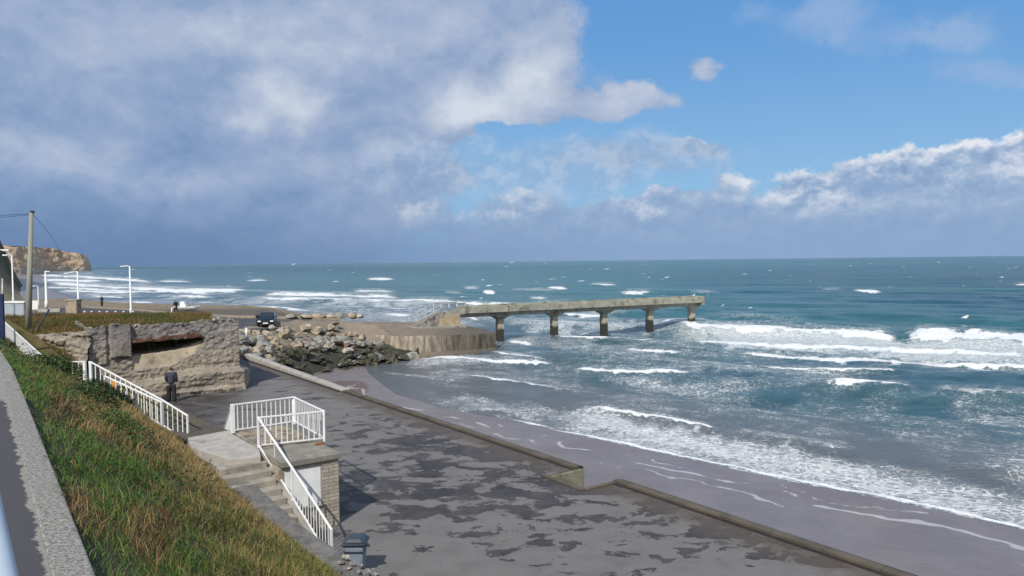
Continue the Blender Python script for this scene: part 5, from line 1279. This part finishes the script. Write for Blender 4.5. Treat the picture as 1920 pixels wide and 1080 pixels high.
# ------------------------------------------------------------------ long fence down the slope
f0 = W(4, 634, 37.5); f1 = W(92, 727, 26.8); f2 = W(160, 729, 26.0)
railing('fence', 'long white fence seen almost end on, coming down from the far left', [W(-30, 612, 44), f0, f0.lerp(f1, .5), f1], h=.95, sp=.15, wide=(1, 2), group='white fences down the slope', bw=.05)
railing('fence', 'short level white fence panel between the steep one and the stair fence', [f1+Vector((.05, -.03, 0)), f2], h=.95, sp=.30, wide=(1,), group='white fences down the slope')
g0 = W(171, 729, 26.1); g1 = W(306, 803, 24.9); g2 = W(353, 833, 24.4)
railing('fence', 'long white sloping fence ending in a single post above the landing', [g0, g1, g2], h=.95, sp=.24, wide=(0,), group='white fences down the slope', bw=.04)
h0 = W(198, 752, 25.4); h1 = W(304, 803, 24.3)
railing('fence', 'inner white handrail panel standing just in front of the sloping fence', [h0, h1], h=.86, sp=.26, group='white fences down the slope', bw=.04)
# ramp the fence follows, and the ground between it and the promenade
rmp = MB(); ra = [W(-40, 600, 46), f0, f1, f2, g1, Vector((A_.x, A_.y, SL-.02))]
rows = [[tuple(p+Vector((.0, -.05, -.03))) for p in ra], [tuple(p+VX*1.5+Vector((0, 0, -.05))) for p in ra], [tuple(p+VX*1.52+Vector((0, 0, -5))) for p in ra]]
struct(rmp.grid(np.array(rows), 0, False).build('ramp', gm))
# orange notice on the ramp fence
ns = W(208, 745, 26.2); o = thing('warning_board', tuple(ns), 'small orange and white board fixed behind the sloping fence', 'sign')
MB().box(ns+Vector((0, .1, .42)), (.20, .03, .55), 0).build('panel', pmat('orange_paint', (.65, .30, .06), (.55, .26, .06), 3, .5), o)

# ------------------------------------------------------------------ people
def skinned(name, verts, edges, radii, mat_, parent, root=0, sub=1):
    me = bpy.data.meshes.new(name); me.from_pydata([tuple(v) for v in verts], edges, []); me.update()
    o = bpy.data.objects.new(name, me); col.objects.link(o)
    md = o.modifiers.new('skin', 'SKIN'); md.use_smooth_shade = True
    for i, sv in enumerate(me.skin_vertices[0].data):
        r_ = radii[i]; sv.radius = r_ if isinstance(r_, tuple) else (r_, r_); sv.use_root = (i == root)
    ss_ = o.modifiers.new('sub', 'SUBSURF'); ss_.levels = sub; ss_.render_levels = sub
    me.materials.append(mat_); o.parent = parent
    return o
SKIN = pmat('skin', (.42, .25, .17), (.38, .22, .15), 8, .5, spec=.3)
def person(loc, H, rz, label, jacket, trousers, hair, group=None, lod=0, lean=0.0):
    k = H/1.75
    o = thing('person', tuple(loc), label, 'person', group); o.rotation_euler = (0, 0, rz)
    V = lambda x, y, z: Vector((x*k, y*k, z*k))
    # facing +Y; pose: feet apart, arms bent forward
    J = dict(pel=V(0, 0, .96), waist=V(0, .01, 1.10), chest=V(0, .03, 1.30), neck=V(0, .04, 1.47), head=V(0, .07, 1.60), crown=V(0, .06, 1.70))
    vs = [J['pel'], J['waist'], J['chest'], V(0, .035, 1.42), J['neck'], V(0, .06, 1.54), J['head'], V(0, .065, 1.68)]
    ra = [.13, .125, .15, .10, .055, .06, .085, .065]; ed = [(i, i+1) for i in range(7)]
    for sx in (-1, 1):
        i0 = len(vs); vs += [V(.19*sx, .02, 1.41), V(.24*sx, .0, 1.16), V(.20*sx, .17, .98), V(.15*sx, .25, .97), V(.14*sx, .30, .965)]
        ra += [.065, .047, .036, .026, .036]; ed += [(3, i0), (i0, i0+1), (i0+1, i0+2), (i0+2, i0+3), (i0+3, i0+4)]
        if not lod:
            for fk in range(4):
                j0 = len(vs); fx = (.10+.022*fk)*sx; fl_ = (.075, .088, .082, .065)[fk]
                vs += [V(fx+.02*sx, .335, .965), V(fx+.015*sx, .335+fl_*.6, .95), V(fx+.01*sx, .335+fl_*.8, .925)]; ra += [.010, .009, .007]; ed += [(i0+4, j0), (j0, j0+1), (j0+1, j0+2)]
            j0 = len(vs); vs += [V(.105*sx, .29, .975), V(.085*sx, .33, .975)]; ra += [.012, .009]; ed += [(i0+3, j0), (j0, j0+1)]
        i1 = len(vs); fy = .06 if sx < 0 else -.10
        vs += [V(.10*sx, 0, .86), V(.12*sx, .03+fy*.4, .50), V(.15*sx, fy, .09), V(.16*sx, fy+.14, .035)]; ra += [.095, .065, .045, .035]
        ed += [(0, i1), (i1, i1+1), (i1+1, i1+2), (i1+2, i1+3)]
    sk = lambda r_: tuple(x*k for x in r_) if isinstance(r_, tuple) else r_*k
    skinned('body', vs, ed, [sk(r_) for r_ in ra], SKIN, o)
    # jacket
    jv = [V(0, 0, .84), V(0, .01, 1.05), V(0, .03, 1.28), V(0, .035, 1.42), V(0, .04, 1.48)]; jr = [.19, .185, .20, .145, .075]; je = [(i, i+1) for i in range(4)]
    for sx in (-1, 1):
        i0 = len(jv); jv += [V(.20*sx, .02, 1.41), V(.245*sx, .0, 1.16), V(.205*sx, .17, .985), V(.17*sx, .22, .975)]; jr += [.10, .085, .062, .052]; je += [(3, i0), (i0, i0+1), (i0+1, i0+2), (i0+2, i0+3)]
    skinned('jacket', jv, je, [sk(r_) for r_ in jr], jacket, o)
    tv = [V(0, 0, .96), V(0, 0, .90)]; trr = [.14, .135]; te = [(0, 1)]
    for sx in (-1, 1):
        fy = .06 if sx < 0 else -.10; i1 = len(tv); tv += [V(.105*sx, 0, .80), V(.125*sx, .03+fy*.4, .50), V(.15*sx, fy, .10), V(.15*sx, fy, .06)]; trr += [.14, .125, .115, .115]
        te += [(1, i1), (i1, i1+1), (i1+1, i1+2), (i1+2, i1+3)]
    skinned('trousers', tv, te, [sk(r_) for r_ in trr], trousers, o)
    hv = [V(0, .045, 1.56), V(0, .04, 1.64), V(0, .055, 1.70)]; skinned('hair', hv, [(0, 1), (1, 2)], [sk(.085), sk(.105), sk(.085)], hair, o)
    for sx in (-1, 1):
        fy = .06 if sx < 0 else -.10
        q_ = MB().lathe(V(.155*sx, fy+.06, 0), [(.05*k, 0), (.055*k, .03*k), (.045*k, .07*k), (.02*k, .09*k)], 10, sx=1, sy=2.3); q_.v = [(a+loc[0], b_+loc[1], c_+loc[2]) for a, b_, c_ in q_.v]
        q_.build('shoe', DARKM, o)
    if not lod:
        fc_ = MB()
        fc_.lathe(V(0, .155, 1.595), [(.004*k, -.02*k), (.014*k, -.015*k), (.008*k, .02*k)], 8)
        fc_.v = [(a+loc[0], b_+loc[1], c_+loc[2]) for a, b_, c_ in fc_.v]; fc_.build('nose', SKIN, o)
        for sx in (-1, 1):
            e_ = MB().lathe(V(.032*sx, .146, 1.625), [(.002*k, -.01*k), (.011*k, 0), (.002*k, .01*k)], 8); e_.v = [(a+loc[0], b_+loc[1], c_+loc[2]) for a, b_, c_ in e_.v]; e_.build('eye', DARKM, o)
            e_ = MB().lathe(V(.088*sx, .065, 1.615), [(.006*k, -.03*k), (.016*k, 0), (.008*k, .03*k)], 8); e_.v = [(a+loc[0], b_+loc[1], c_+loc[2]) for a, b_, c_ in e_.v]; e_.build('ear', SKIN, o)
        e_ = MB().box(V(0, .148, 1.56), (.045*k, .012*k, .010*k)); e_.v = [(a+loc[0], b_+loc[1], c_+loc[2]) for a, b_, c_ in e_.v]; e_.build('mouth', pmat('lips', (.35, .14, .11), None), o)
    return o
JK = pmat('slate_jacket', (.055, .062, .085), (.04, .046, .066), 10, .9, .01, 18); TB = pmat('black_trousers', (.018, .018, .022), (.028, .028, .032), 9, .9); HG = pmat('dark_hair', (.07, .055, .055), (.045, .038, .04), 30, .8)
pf = G(322, 753, 0)
person(pf, 1.95, R(12), 'person in a dark slate jacket and black trousers facing the bunker, seen from behind', JK, TB, HG)
bag = pf+Vector((-.36, .02, 0)); o = thing('bag', tuple(bag), 'small black bag on the ground by the left foot of the person at the bunker', 'bag')
MB().lathe(bag, [(.15, .01), (.19, .1), (.18, .28), (.10, .36)], 10, sx=1, sy=.6).build('body', TB, o)
q_ = MB(); q_.tube([bag+Vector((-.08, 0, .34)), bag+Vector((-.05, 0, .46)), bag+Vector((.05, 0, .46)), bag+Vector((.08, 0, .34))], .012, 6); q_.build('handle', TB, o)
for (px, py, z_, H, lab) in ((191, 574, .95, 1.7, 'tiny dark person walking on the verge left of the tall lamp post'), (330, 586, .95, 1.75, 'tiny dark person standing beside the white boat'), (483, 607, .96, 1.15, 'small dark figure standing just behind the car')):
    p = G(px, py, z_); person(p, H, R(random.uniform(-40, 60)), lab, TB, TB, DARKM, 'distant people by the road', 1)

# ------------------------------------------------------------------ car
car0 = G(498, 614, .96)
carm = pmat('dark_navy_car_paint', (.008, .009, .016), (.010, .012, .020), 2, .25, coat=.1, spec=.3)
car = thing('parked_car', tuple(car0), 'dark navy hatchback facing the viewer on the road at the head of the rocks', 'car')
crz = R(13)
cs_, sn_ = math.cos(crz), math.sin(crz)
def CP(x, y, z): return car0+Vector((x*cs_-y*sn_, x*sn_+y*cs_, z))      # y away from the viewer, nose at y=0
prof = [(-.02, .28, .55, .80), (.08, .22, .72, .86), (.55, .22, .86, .88), (1.05, .22, .98, .88), (1.10, .22, .99, .88), (2.0, .22, .98, .89), (3.3, .22, .98, .88), (3.9, .25, .95, .84), (4.0, .35, .80, .78)]
rows = []
for (y, z0_, z1_, hw_) in prof:
    rows.append([tuple(CP(x, y, z)) for x, z in ((-hw_*.9, z0_), (-hw_, z0_+.15), (-hw_, z1_-.18), (-hw_*.92, z1_-.03), (-hw_*.4, z1_+.03), (hw_*.4, z1_+.03), (hw_*.92, z1_-.03), (hw_, z1_-.18), (hw_, z0_+.15), (hw_*.9, z0_))])
bd_ = MB(); bd_.grid(np.array(rows)[:, ::-1]); n_ = len(rows[0])
bd_.f += [tuple(range(n_)), tuple(range(len(bd_.v)-n_, len(bd_.v)))[::-1]]; bd_.m += [0, 0]; bd_.sm += [False, False]
body = bd_.build('body', carm, car)
cab = MB(); cab.hexa([CP(-.80, 1.0, .97), CP(.80, 1.0, .97), CP(.80, 3.85, .95), CP(-.80, 3.85, .95)], [CP(-.58, 1.85, 1.48), CP(.58, 1.85, 1.48), CP(.60, 3.3, 1.46), CP(-.60, 3.3, 1.46)]); cab.build('cabin', carm, car, bevel=.06)
ws = MB(); ws.add([CP(-.72, 1.06, 1.03), CP(.72, 1.06, 1.03), CP(.56, 1.76, 1.455), CP(-.56, 1.76, 1.455)], [(0, 1, 2, 3)]); ws.build('windscreen', GLASSD, car)
for sx in (-1, 1):
    q_ = MB(); q_.add([CP(.815*sx, 1.35, 1.02), CP(.815*sx, 3.5, 1.02), CP(.635*sx, 3.2, 1.42), CP(.635*sx, 1.95, 1.42)], [(0, 1, 2, 3)]); q_.build('side_window', GLASSD, car)
    MB().box(CP(.62*sx, .0, .64), (.34, .10, .15), crz).build('headlight', pmat('headlight_glass', (.75, .76, .78), None, rough=.1, spec=.6), car, bevel=.03)
    MB().box(CP(.97*sx, 1.25, 1.03), (.18, .10, .12), crz).build('mirror', carm, car, bevel=.03)
    for y in (.75, 3.2):
        wh = thing('wheel', tuple(CP(.78*sx, y, .31)), 'x', 'x'); del wh['label']; del wh['category']; del wh['kind']; wh.parent = car; wh.location = CP(.78*sx, y, .31)-car0
        for nm, r_, w_, mt in (('tyre', .31, .20, TB), ('rim', .20, .215, GREYM)):
            q_ = MB(); ax = Vector((cs_, sn_, 0)); c0 = CP(.78*sx, y, .31); q_.tube([c0-ax*w_/2, c0+ax*w_/2], r_, 18, cap=True); q_.build(nm, mt, wh)
MB().box(CP(0, -.06, .46), (.52, .03, .12), crz).build('number_plate', pmat('plate_white', (.78, .78, .76), None, rough=.4), car)
MB().box(CP(0, -.035, .66), (.62, .05, .12), crz).build('grille', DARKM, car)
MB().box(CP(0, -.04, .33), (1.1, .06, .12), crz).build('air_intake', DARKM, car)

# small white boat near the road
bt0 = G(352, 583, .95); bo = thing('small_boat', tuple(bt0), 'little white boat with a small cabin on the verge beyond the grass mound', 'boat')
prof = [(-1.6, .30, .25), (-1.2, .62, .12), (0, .70, .05), (1.0, .55, .10), (1.75, .05, .45)]; rows = []
for x, hw_, z0_ in prof: rows.append([tuple(bt0+Vector((x, yy, zz_))) for yy, zz_ in ((-hw_, .62+.08*max(0, x)), (-hw_*.75, z0_+.15), (0, z0_), (hw_*.75, z0_+.15), (hw_, .62+.08*max(0, x)))])
MB().grid(np.array(rows)).build('hull', WHITE, bo); MB().prism([(bt0.x+x, bt0.y+y) for x, y in ((-1.6, -.3), (-1.2, -.6), (0, -.68), (1.0, -.53), (1.7, 0), (1.0, .53), (0, .68), (-1.2, .6), (-1.6, .3))], bt0.z+.5, bt0.z+.6).build('deck', WHITE, bo)
MB().hexa([bt0+Vector(p) for p in ((-1.0, -.4, .603), (-.1, -.4, .603), (-.1, .4, .603), (-1.0, .4, .603))], [bt0+Vector(p) for p in ((-.9, -.33, 1.35), (-.35, -.33, 1.35), (-.35, .33, 1.35), (-.9, .33, 1.35))]).build('cabin', WHITE, bo, bevel=.04)

# ------------------------------------------------------------------ lamp posts, pole, signs and small things by the road
def lamp(px, ytop, ybot, D_, label, arm=-1, r_=.075, arms=1, al=.75, rise=0.0):
    b0 = W(px, ybot, D_); tp = W(px, ytop, D_); b0.x = tp.x; o = thing('street_lamp', tuple(b0), label, 'street lamp', 'white street lamps along the coast road')
    MB().tube([b0, b0+Vector((0, 0, .9)), b0+Vector((0, 0, .95)), tp], [r_*1.5, r_*1.5, r_, r_*.75], 10).build('pole', WHITE, o)
    for k in range(arms):
        s_ = arm if k == 0 else arm*1.0; zz_ = -k*.5
        am = MB(); am.tube([tp+Vector((0, 0, -.05+zz_)), tp+Vector((s_*al*.5, 0, .02+rise*.5+zz_)), tp+Vector((s_*al, 0, rise+zz_))], r_*.6, 8); ao = am.build('arm', WHITE, o)
        MB().box(tp+Vector((s_*(al+.15), 0, rise+zz_-.02)), (.55, .24, .13), 0).build('lamp_head', WHITE, ao, bevel=.03)
    return o
lamp(243, 499, 592, 98, 'tall white street lamp standing alone behind the grass mound', -1, .11)
lamp(145, 509, 582, 98, 'white street lamp with two curved arms behind the stone pillar', -1, .11, 2, 1.3, -.2)
lamp(85, 509, 580, 84, 'stout white street lamp behind the low white wall', 1, .12, 1, .1)
lamp(22, 478, 574, 78, 'slender white street lamp above the grey cabinets', -1, .075, 1, .5)
lamp(71, 536, 578, 120, 'farthest small white street lamp at the bend of the road', -1, .07, 1, .6)
lamp(-12, 469, 600, 60, 'street lamp whose long white arm enters the photo at the left edge', 1, .08, 1, .85)
# utility pole
woodc = pmat('grey_concrete_pole', (.33, .33, .28), (.25, .25, .21), 2, .9, .01, 12, stretch=(1, 1, .2))
u_b = W(52, 627, 44); u_t = W(59, 399, 44)
up_ = thing('utility_pole', tuple(u_b), 'tall grey utility pole on the grass mound carrying a thin wire', 'utility pole')
MB().tube([u_b-Vector((0, 0, .4)), u_t], [.19, .11], 10).build('pole', woodc, up_)
MB().box(u_t+Vector((.05, 0, .05)), (.22, .12, .16), 0).build('insulator', DARKM, up_, bevel=.02)
w_ = MB(); w_.tube([u_t+Vector((-.1, 0, -.05)), u_t+Vector((-4, -1, -.35)), u_t+Vector((-9, -3, -.2))], .014, 5); w_.build('wire', DARKM, up_)
w_ = MB(); w_.tube([u_t+Vector((-.1, 0, -.12)), u_t+Vector((-4, -1.2, -.55)), u_t+Vector((-9, -3.2, -.45))], .012, 5); w_.build('wire', DARKM, up_)
w_ = MB(); w_.tube([u_t+Vector((.1, 0, -.1)), W(100, 447, 62), W(128, 500, 85), W(145, 515, 97)], .012, 5); w_.build('wire', DARKM, up_)
st_ = thing('leaning_post', tuple(W(66, 622, 42)), 'dark post leaning to the right on the grass mound', 'post')
MB().tube([W(66, 623, 42), W(92, 581, 46)], [.07, .06], 8).build('shaft', DARKM, st_)
# cabinets
cab_m = pmat('cabinet_grey_blue', (.33, .38, .44), (.28, .32, .38), 2, .6, .002, 20); 
for i, (px, lab) in enumerate(((24, 'left grey blue storage cabinet under the slender lamp'), (44, 'right grey blue storage cabinet beside the utility pole'))):
    c0 = W(px, 601, 56); o = thing('storage_cabinet', tuple(c0), lab, 'cabinet', 'grey cabinets left of the utility pole')
    wd_ = .84 if i == 0 else .70
    MB().box(c0+Vector((0, 0, .66)), (wd_, .8, 1.32), 0).build('body', cab_m, o, bevel=.02); MB().box(c0+Vector((0, 0, 1.39)), (wd_+.06, .9, .13), 0).build('lid', WHITE, o, bevel=.02)
    MB().box(c0+Vector((0, -.41, .64)), (wd_*.86, .02, 1.1), 0).build('door', pmat('cabinet_door', (.38, .43, .49), (.32, .37, .43), 2, .5), o, bevel=.004)
o = thing('notice_board', tuple(W(64, 597, 54)), 'blank white notice board right of the utility pole', 'sign')
MB().box(W(64, 572, 54), (.56, .05, .66), 0).build('panel', WHITE, o, bevel=.01); MB().tube([W(64, 598, 54.06), W(64, 566, 54.06)], .035, 8).build('post', GREYM, o)
nv = W(2, 650, 33.0); o = thing('navy_post', tuple(nv), 'thick navy blue post cut by the left edge above the white fence', 'post')
MB().box(W(-2, 600, 33)+Vector((0, 0, -.1)), (.46, .12, 2.5), 0).build('panel', NAVY, o, bevel=.01); MB().tube([W(4.5, 600, 33.1), W(4.5, 522, 33.1)], .03, 8).build('finial', GREYM, o)
o = thing('low_wall', tuple(W(92, 585, 88)), 'low whitewashed wall right of the notice board', 'low wall')
MB().box(W(93, 582, 88), (2.6, .35, .42), 0).build('wall', CONC_L, o, bevel=.03)
o = thing('stone_pillar', tuple(W(138, 590, 90)), 'square tan stone pillar at the end of the rough verge', 'pillar')
pl_ = W(138, 578, 90); MB().box(pl_, (1.35, 1.1, 1.9), 0).build('shaft', ST['tan'], o, bevel=.05); MB().box(pl_+Vector((0, 0, 1.0)), (1.5, 1.25, .16), 0).build('cap', CONC, o, bevel=.03)
b0 = None
bl_px = [(159, 'leftmost greyish'), (172, 'second from left'), (187, 'third from left'), (201, 'brightest'), (217, 'third from right'), (232, 'second from right'), (250, 'rightmost')]
for px, wd_ in bl_px:
    p = W(px, 593, 97)
    if b0 is None:
        p00 = p.copy(); b0 = thing('bollard', tuple(p), '', 'bollard', 'short white bollards along the near edge of the road'); o = b0
        MB().lathe(p, [(.11, -.2), (.11, .52), (.13, .53), (.13, .60), (.08, .68)], 10).build('post', WHITE, o); MB().lathe(p, [(.115, .38), (.118, .39), (.118, .45), (.115, .46)], 10).build('band', DARKM, o)
    else:
        o = copy_tree(b0); o.location = p
    o['label'] = '%s short white bollard in the row behind the grass mound' % wd_
o = thing('marker_post', tuple(W(462, 632, 66)), 'short pale marker post beside the road right of the bunker roof', 'marker post')
MB().tube([W(462, 634, 66), W(462, 615, 66)], .09, 10).build('shaft', WHITE, o); MB().lathe(W(462, 615, 66), [(.10, 0), (.11, .05), (.05, .1)], 10).build('cap', GREYM, o)
o = thing('marker_post', tuple(W(322, 594, 98)), 'thin pale marker post with a short arm on the verge left of the boat', 'marker post')
MB().tube([W(322, 594, 98), W(322, 577, 98)], .07, 8).build('shaft', WHITE, o); MB().bar(W(322, 577.5, 98), W(329, 575, 98), .1, .08).build('arm', WHITE, o)
